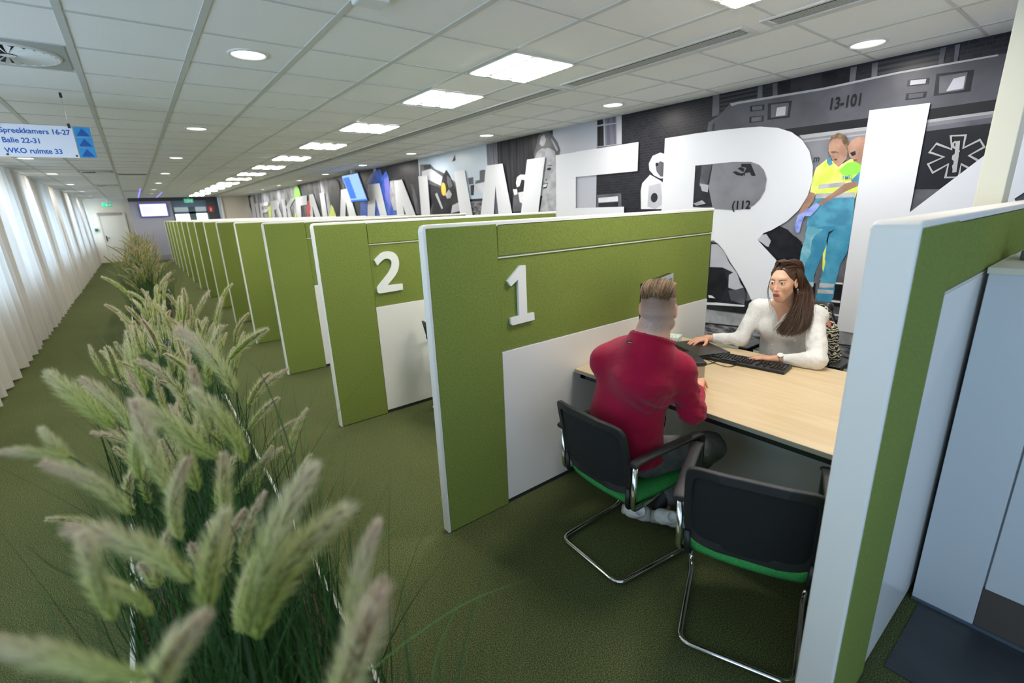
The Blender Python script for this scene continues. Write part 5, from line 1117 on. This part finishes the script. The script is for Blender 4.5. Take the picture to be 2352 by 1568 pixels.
# ------------------------------------------------------------------ planters with fountain grass
rng = random.Random(11)
M['planter'] = mat('cream_planter', (.72, .68, .60), .5)
def leaf_mat(name, c1, c2, rough=.5):
    m = bpy.data.materials.new(name); m.use_nodes = True; nt = m.node_tree; b = nt.nodes['Principled BSDF']
    a = nd(nt, 'ShaderNodeVertexColor'); a.layer_name = 'tint'; oi = nd(nt, 'ShaderNodeObjectInfo'); ad = nd(nt, 'ShaderNodeMath', operation='MULTIPLY_ADD'); ad.inputs[1].default_value = .25
    nt.links.new(oi.outputs['Random'], ad.inputs[0]); sx = nd(nt, 'ShaderNodeSeparateColor'); nt.links.new(a.outputs[0], sx.inputs[0]); nt.links.new(sx.outputs[0], ad.inputs[2])
    r = nd(nt, 'ShaderNodeValToRGB'); e = r.color_ramp.elements; e[0].color = (*c1, 1)
    e[1].color = (*c2[-1], 1)
    for i, c in enumerate(c2[:-1]): x = e.new((i+1)/len(c2)); x.color = (*c, 1)
    nt.links.new(ad.outputs[0], r.inputs[0]); nt.links.new(r.outputs[0], b.inputs['Base Color']); b.inputs['Roughness'].default_value = rough; b.inputs['Specular IOR Level'].default_value = .25
    return m
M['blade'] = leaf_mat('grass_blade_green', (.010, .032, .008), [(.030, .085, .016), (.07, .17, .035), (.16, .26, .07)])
M['plume'] = leaf_mat('seed_head_green', (.42, .52, .12), [(.60, .64, .26), (.70, .66, .44), (.66, .47, .38)], .8)
for k_ in ('plume',):
    nt_ = M[k_].node_tree; b_ = nt_.nodes['Principled BSDF']; o_ = [x for x in nt_.nodes if x.type == 'OUTPUT_MATERIAL'][0]; tr_ = nd(nt_, 'ShaderNodeBsdfTranslucent'); mx_ = nd(nt_, 'ShaderNodeMixShader'); mx_.inputs[0].default_value = .45
    nt_.links.new(b_.inputs['Base Color'].links[0].from_socket, tr_.inputs[0]); nt_.links.new(b_.outputs[0], mx_.inputs[1]); nt_.links.new(tr_.outputs[0], mx_.inputs[2]); nt_.links.new(mx_.outputs[0], o_.inputs[0])
M['plumecore'] = leaf_mat('seed_head_core', (.13, .17, .02), [(.19, .19, .04), (.20, .14, .05), (.22, .12, .06)], .8)
def plume_mesh(L, rad, bend, n, seed, hairl=.026):
    """bottle-brush seed head growing along +z, bent towards +x"""
    rr = random.Random(seed); bm = bmesh.new(); cl = bm.verts.layers.float_color.new('tint')
    ax = lambda t: Vector((bend*L*t*t, .04*L*math.sin(t*3+seed), L*t*(1-.12*abs(bend)*t)))
    def setc(vs, c):
        for v in vs: v[cl] = (c, c, c, 1)
    P = [ax(i/12) for i in range(13)]; n0 = 0; tube(bm, P, [.0026+rad*.16*math.sin(math.pi*min(1, .08+i/12)) for i in range(13)], 6)
    bm.verts.ensure_lookup_table()
    for i, v in enumerate(bm.verts): v[cl] = (min(.74, (v.co.z/L)*.75),)*3+(1,)
    for f in bm.faces: f.material_index = 1
    for _ in range(n):
        t = rr.random()**.9; p = ax(t); d = (ax(min(1, t+.03))-ax(max(0, t-.03))).normalized(); s, u = frame_of(d); a = rr.random()*6.283
        o = s*math.cos(a)+u*math.sin(a); env = (.25+.75*math.sin(math.pi*min(1, (t*.86+.12)))**.8)
        k = rr.uniform(.55, 1.15)*env; q = p+o*rad*k*.95+d*hairl*rr.uniform(.5, 1.0)*env+Vector((rr.gauss(0, .0012), rr.gauss(0, .0012), rr.gauss(0, .0012)))
        m_ = p+(q-p)*.5+o*rad*.12; wd = rr.uniform(.00028, .00052); sd = d.cross(o).normalized()*wd
        v = [bm.verts.new(p+o*.002+sd*1.3), bm.verts.new(p+o*.002-sd*1.3), bm.verts.new(m_-sd), bm.verts.new(m_+sd), bm.verts.new(q)]
        c = min(.75, max(0, t*.62+rr.gauss(.06, .10))); setc(v, c); bm.faces.new(v[:4]); bm.faces.new((v[3], v[2], v[4]))
    me = bpy.data.meshes.new('seed_head'); bm.to_mesh(me); bm.free(); me.materials.append(M['plume']); me.materials.append(M['plumecore']); return me
PL = [plume_mesh(.17, .022, b, 700, i, .032) for i, b in enumerate((.05, .15, .28, .40, -.10, .22))]
PLH = [plume_mesh(.17, .027, b, 1050, 20+i, .042) for i, b in enumerate((.04, .14, .26, .38))]
PLF = [plume_mesh(.17, .019, b, 260, 40+i) for i, b in enumerate((.08, .25, .4))]
for me in PL+PLH+PLF:
    for p in me.polygons: p.use_smooth = False
def blades(clump_c, n, h, rr, spread, width=.0042, splay=.30):
    bm = bmesh.new(); cl = bm.verts.layers.float_color.new('tint')
    for _ in range(n):
        a = rr.random()*6.283; b0 = Vector((clump_c[0]+rr.gauss(0, spread[0]), clump_c[1]+rr.gauss(0, spread[1]), clump_c[2]))
        b0.x = max(-.27, min(.30, b0.x)); H = h*rr.uniform(.45, 1.05); ln = abs(rr.gauss(0, splay))*H; dx, dy = math.cos(a)*ln, math.sin(a)*ln; droop = rr.random()**3*.35*H
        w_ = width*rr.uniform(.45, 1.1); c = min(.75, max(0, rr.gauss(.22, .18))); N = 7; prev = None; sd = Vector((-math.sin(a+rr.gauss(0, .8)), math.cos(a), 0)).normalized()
        for i in range(N+1):
            t = i/N; p = b0+Vector((dx*t**1.7, dy*t**1.7, H*t-droop*t**4)); hw = sd*w_*.5*(1-t**2.2*.93)
            v = [bm.verts.new(p-hw), bm.verts.new(p+hw)]
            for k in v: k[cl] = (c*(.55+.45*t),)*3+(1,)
            if prev: bm.faces.new((prev[0], prev[1], v[1], v[0]))
            prev = v
    return bm
def set_plume(o, base, tip, me_len=.17, roll=0.0, wide=1.0):
    d = Vector(tip)-Vector(base); L = d.length; z = d.normalized(); x = Vector((0, 0, -1)); x = (x-z*x.dot(z)).normalized() if abs(z.z) < .97 else Vector((1, 0, 0)); x = (x-z*x.dot(z)).normalized(); y = z.cross(x)
    R = Matrix((x, y, z)).transposed() @ Matrix.Rotation(roll, 3, 'Z'); s = L/me_len
    o.matrix_local = Matrix.Translation(base) @ R.to_4x4() @ Matrix.Diagonal((s*wide, s*wide, s, 1))
def stem(bm, a, b, r=.0016):
    a = Vector(a); b = Vector(b); m_ = (a+b)/2+Vector(((a.x-b.x)*.25, (a.y-b.y)*.25, (b.z-a.z)*.12)); tube(bm, spline([a, m_, b], 8), r, 5)
pid = [0]
def clump(cx, cy, z0, nb, heads, h, label, group, hi=0, far=False, spread=(.05, .06), splay=.26):
    rr = random.Random(pid[0]*7+3); pid[0] += 1
    t = thing('fountain_grass', label, 'plant', (0, 0, 0), 0, group)
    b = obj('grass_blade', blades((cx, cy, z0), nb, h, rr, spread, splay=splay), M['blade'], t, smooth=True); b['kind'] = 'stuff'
    bm = bmesh.new(); todo = []
    for hd in heads: todo.append(hd)
    for base, tip, kind in todo:
        lib = PLH if kind == 'h' else (PLF if far else PL); o = bpy.data.objects.new('seed_head', rr.choice(lib)); C.objects.link(o); o.parent = t
        set_plume(o, base, tip, roll=rr.uniform(-.5, .5), wide=rr.uniform(.9, 1.12)); stem(bm, (cx+rr.gauss(0, .03), cy+rr.gauss(0, .04), z0), base)
    if todo:
        for v in bm.verts: pass
        s = obj('stem', bm, M['blade'], t, smooth=True); s['kind'] = 'stuff'
    return t
def rand_heads(cx, cy, n, rr, z=(1.08, 1.33), rx=.16, ry=.22, ln=(.14, .20), tilt=.35):
    out = []
    for _ in range(n):
        bx = cx+rr.gauss(0, rx*.55); by = cy+rr.gauss(0, ry*.55); bz = rr.uniform(z[0], z[1])-.12; L = rr.uniform(*ln)
        dx = (bx-cx)*1.6+rr.gauss(0, tilt*.5)+(.02-bx)*0; dy = (by-cy)*.9+rr.gauss(0, tilt*.6)
        d = Vector((dx, dy, 1)).normalized(); out.append(((bx, by, bz), tuple(Vector((bx, by, bz))+d*L), 'n'))
    return out
RIM = .35
def planter(y0, y1, label):
    t = thing('planter', label, 'planter', (0, y0, 0), 0, 'low cream planter boxes'); L = y1-y0; x0, x1, th = -.295, .330, .014
    obj('box', B((x0, x0+th, 0, L, .015, RIM), (x1-th, x1, 0, L, .015, RIM), (x0, x1, 0, th, .015, RIM), (x0, x1, L-th, L, .015, RIM), (x0, x1, 0, L, .015, .03)), M['planter'], t)
    obj('base', B(x0+.02, x1-.02, .02, L-.02, 0, .015), M['darkm'], t)
    bm = bmesh.new(); nx, ny = 16, int(L/.04); rr = random.Random(int(y0*10)+50); G = [[bm.verts.new((x0+th+(x1-x0-2*th)*i/nx, th+(L-2*th)*j/ny, RIM-.04+rr.uniform(-.006, .008))) for j in range(ny+1)] for i in range(nx+1)]
    for i in range(nx):
        for j in range(ny): bm.faces.new((G[i][j], G[i+1][j], G[i+1][j+1], G[i][j+1]))
    s = obj('soil', bm, M['soil'], t); s['kind'] = 'stuff'
    if y0 < 2.3:
        bm = bmesh.new()
        for _ in range(420):
            c = Vector((rr.choice((x1-.05, x1-.05, x0+.05, .1))+rr.uniform(-.035, .035), rr.uniform(.03, L-.03), RIM-.033)); r_ = rr.uniform(.006, .011)
            bmesh.ops.create_icosphere(bm, subdivisions=1, radius=r_, matrix=Matrix.Translation(c) @ Matrix.Diagonal((1, rr.uniform(.7, 1.3), .8, 1)))
        s = obj('clay_pebble', bm, M['soil'], t, smooth=True); s['kind'] = 'stuff'
planter(.10, 2.235, 'low cream planter box nearest the camera, full of grass')
planter(2.265, 4.40, 'low cream planter box right behind the nearest one')
planter(8.1, 10.2, 'low cream planter box under the middle clump of grass'); planter(10.23, 12.3, 'low cream planter box behind the middle one')
planter(16.2, 18.3, 'low cream planter box farthest down the path'); planter(18.33, 20.4, 'low cream planter box under the farthest grass')
# heads read from the photograph: (base px, tip px, depth at base, depth at tip)
HERO = [((345, 1545), (-30, 1478), .40, .37), ((350, 1640), (382, 1385), .50, .47), ((475, 1420), (465, 1178), .64, .61), ((560, 1440), (585, 1108), .60, .56), ((598, 1450), (632, 1138), .66, .61), ((440, 1335), (188, 1158), .62, .60), ((268, 1425), (172, 1232), .60, .57),
        ((352, 1412), (250, 1292), .66, .62), ((272, 980), (108, 855), 1.05, 1.02), ((160, 1048), (-5, 1030), .84, .80), ((200, 1095), (92, 985), .86, .84), ((290, 1185), (185, 1020), .74, .71), ((408, 1135), (300, 925), .86, .82), ((502, 1052), (322, 918), .98, .95),
        ((543, 902), (415, 735), 1.25, 1.22), ((527, 826), (597, 740), 1.75, 1.70), ((565, 1062), (480, 882), 1.06, 1.02), ((480, 998), (432, 845), 1.2, 1.16), ((530, 1205), (502, 1045), .92, .88), ((800, 1470), (792, 1240), .60, .56), ((775, 1680), (812, 1355), .52, .47), ((325, 1100), (262, 960), .95, .92),
        ((300, 985), (215, 852), 1.25, 1.22), ((365, 985), (300, 850), 1.3, 1.27), ((430, 930), (360, 800), 1.4, 1.37), ((345, 900), (285, 760), 1.5, 1.47), ((480, 890), (455, 750), 1.55, 1.5), ((420, 1235), (345, 1070), .84, .80), ((455, 1130), (395, 985), 1.02, .98)]
cl_y = [.42, .78, 1.15, 1.52, 1.9, 2.4, 2.8, 3.2, 3.6, 4.05]
byc = {i: [] for i in range(len(cl_y))}
for (b, t_, db, dt) in HERO:
    p = at(b[0], b[1], db); q = at(t_[0], t_[1], dt); i = min(range(len(cl_y)), key=lambda k: abs(cl_y[k]-p.y)); byc[i].append((p, q, 'h' if db < 1.3 else 'n'))
lab = ['fountain grass nearest the camera with large blurred seed heads', 'fountain grass second from the camera in the nearest planter', 'fountain grass third from the camera in the nearest planter', 'fountain grass fourth from the camera in the nearest planter', 'fountain grass at the far end of the nearest planter',
       'fountain grass at the near end of the second planter', 'fountain grass second in the second planter', 'fountain grass in the middle of the second planter', 'fountain grass fourth in the second planter', 'fountain grass at the far end of the second planter']
rr = random.Random(77)
for i, y in enumerate(cl_y):
    hs_ = byc[i]+([] if i < 2 else rand_heads(rr.uniform(-.03, .05), y, 8 if i < 4 else 20, rr, z=(1.02, 1.22) if i < 5 else (1.02, 1.38), rx=.20, ry=.24, tilt=.40))
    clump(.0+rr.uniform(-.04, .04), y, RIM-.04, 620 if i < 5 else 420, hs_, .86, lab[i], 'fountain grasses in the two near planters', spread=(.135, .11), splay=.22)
for k, (a, n, lb) in enumerate(((8.3, 20, 'middle clump of fountain grass, its front plant with dark green blades'), (8.9, 20, 'middle clump of fountain grass, second plant'), (9.6, 20, 'middle clump of fountain grass, third plant'), (10.5, 18, 'middle clump of fountain grass, fourth plant'), (11.6, 18, 'middle clump of fountain grass, last plant'),
                                (16.5, 24, 'farthest pale clump of fountain grass, front plant'), (17.5, 24, 'farthest pale clump of fountain grass, middle plant'), (18.8, 24, 'farthest pale clump of fountain grass, rear plant'), (19.9, 20, 'farthest pale clump of fountain grass, last plant before the wall'))):
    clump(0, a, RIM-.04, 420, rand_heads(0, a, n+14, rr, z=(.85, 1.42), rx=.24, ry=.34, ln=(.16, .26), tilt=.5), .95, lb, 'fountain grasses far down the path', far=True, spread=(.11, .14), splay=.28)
# single long blades leaning out over the path
bm = bmesh.new(); cl = bm.verts.layers.float_color.new('tint')
def long_blade(pts, w_, c):
    P = spline([Vector(p) for p in pts], 14); n0 = len(bm.verts)
    tube(bm, P, [w_*(1-.9*(i/14)**2) for i in range(15)], 4, flat=.25); bm.verts.ensure_lookup_table()
    for v in bm.verts[n0:]: v[cl] = (c, c, c, 1)
for px_, dd, c, w_ in (([(850, 1540), (960, 1455), (1080, 1380), (1215, 1328)], (.95, .98, 1.02, 1.06), .62, .0024), ([(985, 1640), (1000, 1520), (1030, 1435), (1065, 1372)], (.85, .86, .88, .9), .58, .0026), ([(808, 1275), (860, 1245), (905, 1215), (946, 1176)], (1.1, 1.12, 1.14, 1.16), .6, .0018), ([(625, 1120), (635, 1000), (645, 920), (656, 862)], (1.35, 1.33, 1.3, 1.28), .10, .0028),
                       ([(700, 1180), (660, 1010), (600, 860), (545, 800)], (1.25, 1.3, 1.35, 1.4), .2, .0022), ([(780, 1190), (800, 1130), (818, 1100), (820, 1076)], (1.3, 1.3, 1.32, 1.33), .7, .0014), ([(290, 1400), (200, 1340), (120, 1300), (60, 1250)], (.9, .88, .86, .84), .12, .0022), ([(690, 1215), (745, 1207), (800, 1206), (832, 1220)], (1.1, 1.12, 1.13, 1.14), .72, .0013),
                       ([(940, 1568), (930, 1440), (945, 1350), (957, 1345)], (.9, .9, .92, .94), .12, .0016), ([(335, 1080), (300, 930), (235, 780), (220, 775)], (1.5, 1.6, 1.7, 1.75), .1, .0016), ([(685, 1090), (700, 1070), (715, 1048), (719, 1046)], (1.3, 1.3, 1.3, 1.3), .65, .0022)):
    long_blade([at(p[0], p[1], d) for p, d in zip(px_, dd)], w_, c)
root0 = [o for o in C.objects if o.name.startswith('fountain_grass') and o.get('label') == lab[1]][0]
s = obj('long_blade', bm, M['blade'], root0, smooth=True); s['kind'] = 'stuff'

# ------------------------------------------------------------------ on the desk
DT = .745
# monitor facing the woman
nrm = Vector((.27, -.96, 0)).normalized(); rz = math.atan2(nrm.y, nrm.x)
t = thing('monitor', 'desktop monitor behind the man\'s head, its silver-edged screen turned to the woman', 'monitor', (2.455, 1.735, DT+.01), rz)
# local +x = screen normal, y across
obj('casing', B((-.035, 0, -.19, .28, .22, .545),), M['dark'], t, bevel=.006)
obj('bezel', B((0, .006, -.19, .28, .520, .545), (0, .006, -.19, .28, .22, .245), (0, .006, -.19, -.172, .245, .520), (0, .006, .262, .28, .245, .520)), mat('silver_bezel', (.50, .50, .50), .35, .4), t)
obj('screen', B(0, .002, -.172, .262, .245, .520), mat('teal_screen', (.02, .06, .08), .2, emis=(.10, .30, .38), es=.35), t)
obj('stand', B((-.06, -.035, -.04, .04, .005, .38), (-.10, .10, -.12, .12, -.010, .005)), M['dark'], t, bevel=.004)
# laptop in a dark sleeve of a dock, keyboard, mouse
t = thing('laptop', 'closed black laptop on the desk under the woman\'s outstretched arm', 'laptop', (2.93, 1.70, DT), math.radians(-26))
obj('base', B((-.12, .12, -.165, .165, .004, .020),), M['darkm'], t, bevel=.004); obj('lid', B((-.12, .12, -.165, .165, .0215, .031),), mat('black_brown_lid', (.022, .017, .014), .35), t, bevel=.004)
obj('indicator', B(-.1215, -.120, -.150, -.142, .009, .013), mat('blue_led', (.1, .2, .9), .3, emis=(.15, .3, 1), es=3), t)
KA, KB = Vector((2.825, 1.600, DT)), Vector((2.885, 1.105, DT))
kd = (KB-KA).normalized(); kc = Vector((2.915, 1.355, DT)); rzk = math.atan2(kd.y, kd.x)
kc = (onp(1620, 812, 2, .757)+onp(1822, 853, 2, .757)+onp(1785, 860, 2, .757)+onp(1660, 806, 2, .757))/4
t = thing('keyboard', 'black desktop keyboard in front of the woman\'s hand', 'keyboard', (kc.x, kc.y, DT), rzk)
KL, KW = .47, .150
bm = bmesh.new(); v = box(bm, -KL/2, KL/2, -KW/2, KW/2, 0, .016)
for q in v[4:]: q.co.z += .008 if q.co.y > 0 else 0
obj('case', bm, M['dark'], t, bevel=.003)
bm = bmesh.new(); vv = box(bm, -.0078, .0078, -.0078, .0078, 0, .006)
for q in vv[4:]: q.co.x *= .8; q.co.y *= .8
km = bpy.data.meshes.new('key'); bm.to_mesh(km); bm.free(); km.materials.append(mat('dark_keycap', (.020, .020, .021), .28))
k = 0
for r_ in range(6):
    for c_ in range(22):
        if k >= 100: break
        x = -KL/2+.020+c_*.0205; y = KW/2-.022-r_*.0205-(0.004 if r_ else 0)
        if c_ in (15, 19) and r_ == 0: continue
        if r_ == 5 and 4 < c_ < 9: continue
        if r_ in (3,) and c_ in (15, 16, 17): continue
        if r_ == 4 and c_ in (15, 17): continue
        if r_ in (1, 2, 3, 4) and c_ == 13: continue
        o = bpy.data.objects.new('key', km); C.objects.link(o); o.parent = t; o.location = (x, y, .0165+.008*(y/KW+.5)); k += 1
bm = bmesh.new(); box(bm, -KL/2+.095, -KL/2+.19, -KW/2+.010, -KW/2+.026, .016, .0235); obj('space_bar', bm, M['dark'], t)
cab = bmesh.new(); tube(cab, spline([onp(1700, 830, 2, .75), onp(1690, 838, 2, .749), onp(1670, 842, 2, .749), onp(1640, 833, 2, .749), onp(1620, 825, 2, .749), onp(1590, 826, 2, .749), onp(1560, 822, 2, .749)], 30), .0022, 6)
tag(obj('cable', cab, M['dark'], smooth=True), 'thin black cable curling on the desk in front of the keyboard', 'cable')
cab = bmesh.new(); tube(cab, spline([onp(1650, 826, 2, .751), onp(1630, 835, 2, .751), onp(1605, 836, 2, .751), onp(1585, 830, 2, .751), onp(1560, 826, 2, .751)], 24), .0026, 6)
tag(obj('cable', cab, M['dark'], smooth=True), 'thicker black cable running from the laptop towards the man', 'cable')
mp_ = onp(1568, 790, 2, .765)
t = thing('mouse', 'black computer mouse under the woman\'s right hand', 'mouse', (wrR.x-.095, wrR.y+.045, DT), math.radians(155))
S = Sdf().ell((0, 0, .004), (.052, .030, .030), .01).plane((0, 0, .0), (0, 0, 1), .003); np_obj('shell', [S.mesh(.003)], M['dark'], t)
obj('wheel', B(.022, .034, -.003, .003, .026, .032), M['darkm'], t)
# document reader behind the man, with a grey front
dc = onp(1565, 800, 2, .82); 
t = thing('document_reader', 'black box-shaped reader with beige front beside the laptop', 'device', (2.475, 1.535, DT), math.radians(-38))
obj('housing', B((-.09, .09, -.11, .11, .0, .075),), mat('beige_plastic', (.45, .42, .34), .5), t, bevel=.006); obj('lid', B((-.095, .095, -.115, .115, .076, .098),), M['darkm'], t, bevel=.005)
t = thing('tissue_box', 'small white box with teal and red print behind the woman\'s hand', 'box', (2.98, 1.955, DT), math.radians(20))
obj('carton', B((-.055, .055, -.06, .06, 0, .055),), mat('printed_carton', (.78, .80, .76), .6, noise_col=(60, (.25, .60, .52), .55, .60)), t, bevel=.004)
obj('print_band', B(-.0555, -.055, -.045, .045, .018, .030), mat('red_print', (.6, .1, .1), .6), t)
tag(obj('telephone_holder', B((2.66, 2.80, 1.86, 1.99, DT, DT+.05)), M['dark'], bevel=.006), 'black device base on the desk behind the reader', 'device')

# ------------------------------------------------------------------ screens
def screen(name, label, tl, tr, bl, br, nrm_, es):
    tl, tr, bl, br = map(Vector, (tl, tr, bl, br)); t = thing(name, label, 'screen', tuple((tl+tr+bl+br)/4)); c = (tl+tr+bl+br)/4
    X = ((tr-tl)+(br-bl))/2; Z = ((tl-bl)+(tr-br))/2; Wd, Hd = X.length, Z.length; X.normalize(); N = X.cross(Z).normalized(); N = N if N.dot(Vector(nrm_)) > 0 else -N; Z = N.cross(X).normalized(); Z = Z if Z.z > 0 else -Z
    def q(bm, u0, u1, v0, v1, d0, d1):
        v = [bm.verts.new(X*((u-.5)*Wd)+Z*((w2-.5)*Hd)+N*d) for d in (d0, d1) for w2 in (v0, v1) for u in (u0, u1)]
        for f in ((0, 1, 3, 2), (4, 6, 7, 5), (0, 4, 5, 1), (2, 3, 7, 6), (0, 2, 6, 4), (1, 5, 7, 3)): bm.faces.new([v[i] for i in f])
    bm = bmesh.new(); q(bm, -.02, 1.02, -.03, 1.03, -.05, -.002); obj('casing', bm, M['dark'], t, bevel=.004)
    return t, q
t, q = screen('wall_screen', 'blue and white information screen hanging in front of the mural', (4.2, 12.03, 2.60), (4.2, 11.0, 2.60), (4.355, 12.03, 2.01), (4.355, 11.0, 2.01), (-1, 0, -.2), 1)
bm = bmesh.new(); q(bm, 0, 1, 0, 1, -.001, .001); obj('display', bm, mat('light_blue_display', (.1, .2, .5), .3, emis=(.30, .50, 1.0), es=1.0), t)
bm = bmesh.new()
for k in range(12): q(bm, .06, .30+.08*((k*7) % 3), .88-.055*k, .91-.055*k, .0015, .002)
q(bm, .04, .42, .12, .93, .0011, .0014); q(bm, 0, 1, 0, .06, .0011, .0016)
obj('text_block', bm, mat('deep_blue_display', (.02, .08, .4), .3, emis=(.04, .17, .85), es=1.0), t)
bm = bmesh.new(); box(bm, -.03, .05, -.04, .04, .27, .41); obj('mount', bm, M['white'], t)
t, q = screen('wall_screen', 'bright white screen with blue edge on the lavender far wall', (.36, 26.72, 2.445), (1.335, 26.72, 2.445), (.36, 26.78, 1.91), (1.335, 26.78, 1.91), (0, -1, 0), 1)
bm = bmesh.new(); q(bm, 0, 1, 0, 1, -.001, .001); obj('display', bm, mat('violet_display', (.2, .2, .8), .3, emis=(.22, .20, 1.0), es=1.3), t)
bm = bmesh.new(); q(bm, .03, .97, .05, .95, .0015, .002); obj('page', bm, mat('white_display', (.8, .8, .9), .3, emis=(.80, .84, 1.0), es=1.25), t)
bm = bmesh.new(); q(bm, .08, .50, .15, .85, .0025, .003); obj('text_block', bm, mat('lilac_display', (.6, .6, .8), .3, emis=(.50, .48, .92), es=1.1), t)
# blue reflection painted as glowing lines on the ceiling before the far wall
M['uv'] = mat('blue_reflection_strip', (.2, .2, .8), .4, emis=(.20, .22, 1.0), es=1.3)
for x, y0, y1_, s in ((.38, 19.0, 26.8, 'thin painted blue reflection line on the ceiling leading to the far screen'), (1.02, 21.5, 26.8, 'short painted blue reflection line on the ceiling right of the longer one')):
    tag(obj('painted_reflection', B(x, x+.03, y0, y1_, CEIL-.009, CEIL-.0065), M['uv']), s, 'painted reflection')
# emergency signs
M['exit'] = mat('green_exit_sign', (.02, .35, .20), .4, emis=(.02, .45, .28), es=.5)
def exit_sign(x, y, z, label):
    t = thing('exit_sign', label, 'sign', (x, y, z)); obj('panel', B(-.17, .17, -.02, .02, -.085, .085), M['exit'], t)
    bm = bmesh.new()
    for pts in ([(-.12, -.055), (.02, -.055), (.02, .055), (-.12, .055)],): pass
    prism(bm, oval((-.03, .045), .014, .014, 10), lambda u, v, w_: (u, -.021-w_, v), .002); prism(bm, [(-.06, -.06), (-.03, -.01), (-.05, .03), (-.01, .03), (.02, .0), (0, -.02), (.01, -.06), (-.01, -.06), (-.02, -.02), (-.045, -.06)], lambda u, v, w_: (u, -.021-w_, v), .002)
    prism(bm, [(.05, -.02), (.10, -.02), (.10, -.045), (.15, 0), (.10, .045), (.10, .02), (.05, .02)], lambda u, v, w_: (u, -.021-w_, v), .002); obj('pictogram', bm, M['white'], t)
    bm = bmesh.new(); tube(bm, [(0, 0, .085), (0, 0, CEIL-z-.002)], .008, 6); obj('rod', bm, M['white'], t)
exit_sign(-.70, 26.9, 2.44, 'green running-man exit sign above the cream door'); exit_sign(2.15, 26.1, 2.52, 'green running-man exit sign near the glazed passage')
t = thing('fire_sign', 'small red fire extinguisher sign near the far column', 'sign', (3.02, 26.9, 2.15)); obj('panel', B(-.12, .12, -.01, .01, -.13, .13), mat('red_sign', (.65, .04, .03), .5), t)
bm = bmesh.new(); prism(bm, [(-.035, -.09), (.035, -.09), (.035, .03), (.01, .055), (.01, .08), (-.02, .08), (-.02, .05), (-.035, .03)], lambda u, v, w_: (u, -.012-w_, v), .003); obj('pictogram', bm, M['white'], t)
struct(obj('wall_dark', B(2.88, 3.36, 26.92, 26.97, 0, CEIL), mat('dark_glass_wall', (.05, .06, .075), .3)))
tag(obj('door_button', B(-1.36, -1.26, 27.9, 27.98, 1.36, 1.48), mat('green_box', (.01, .12, .06), .5)), 'small green door release box left of the cream door', 'switch')
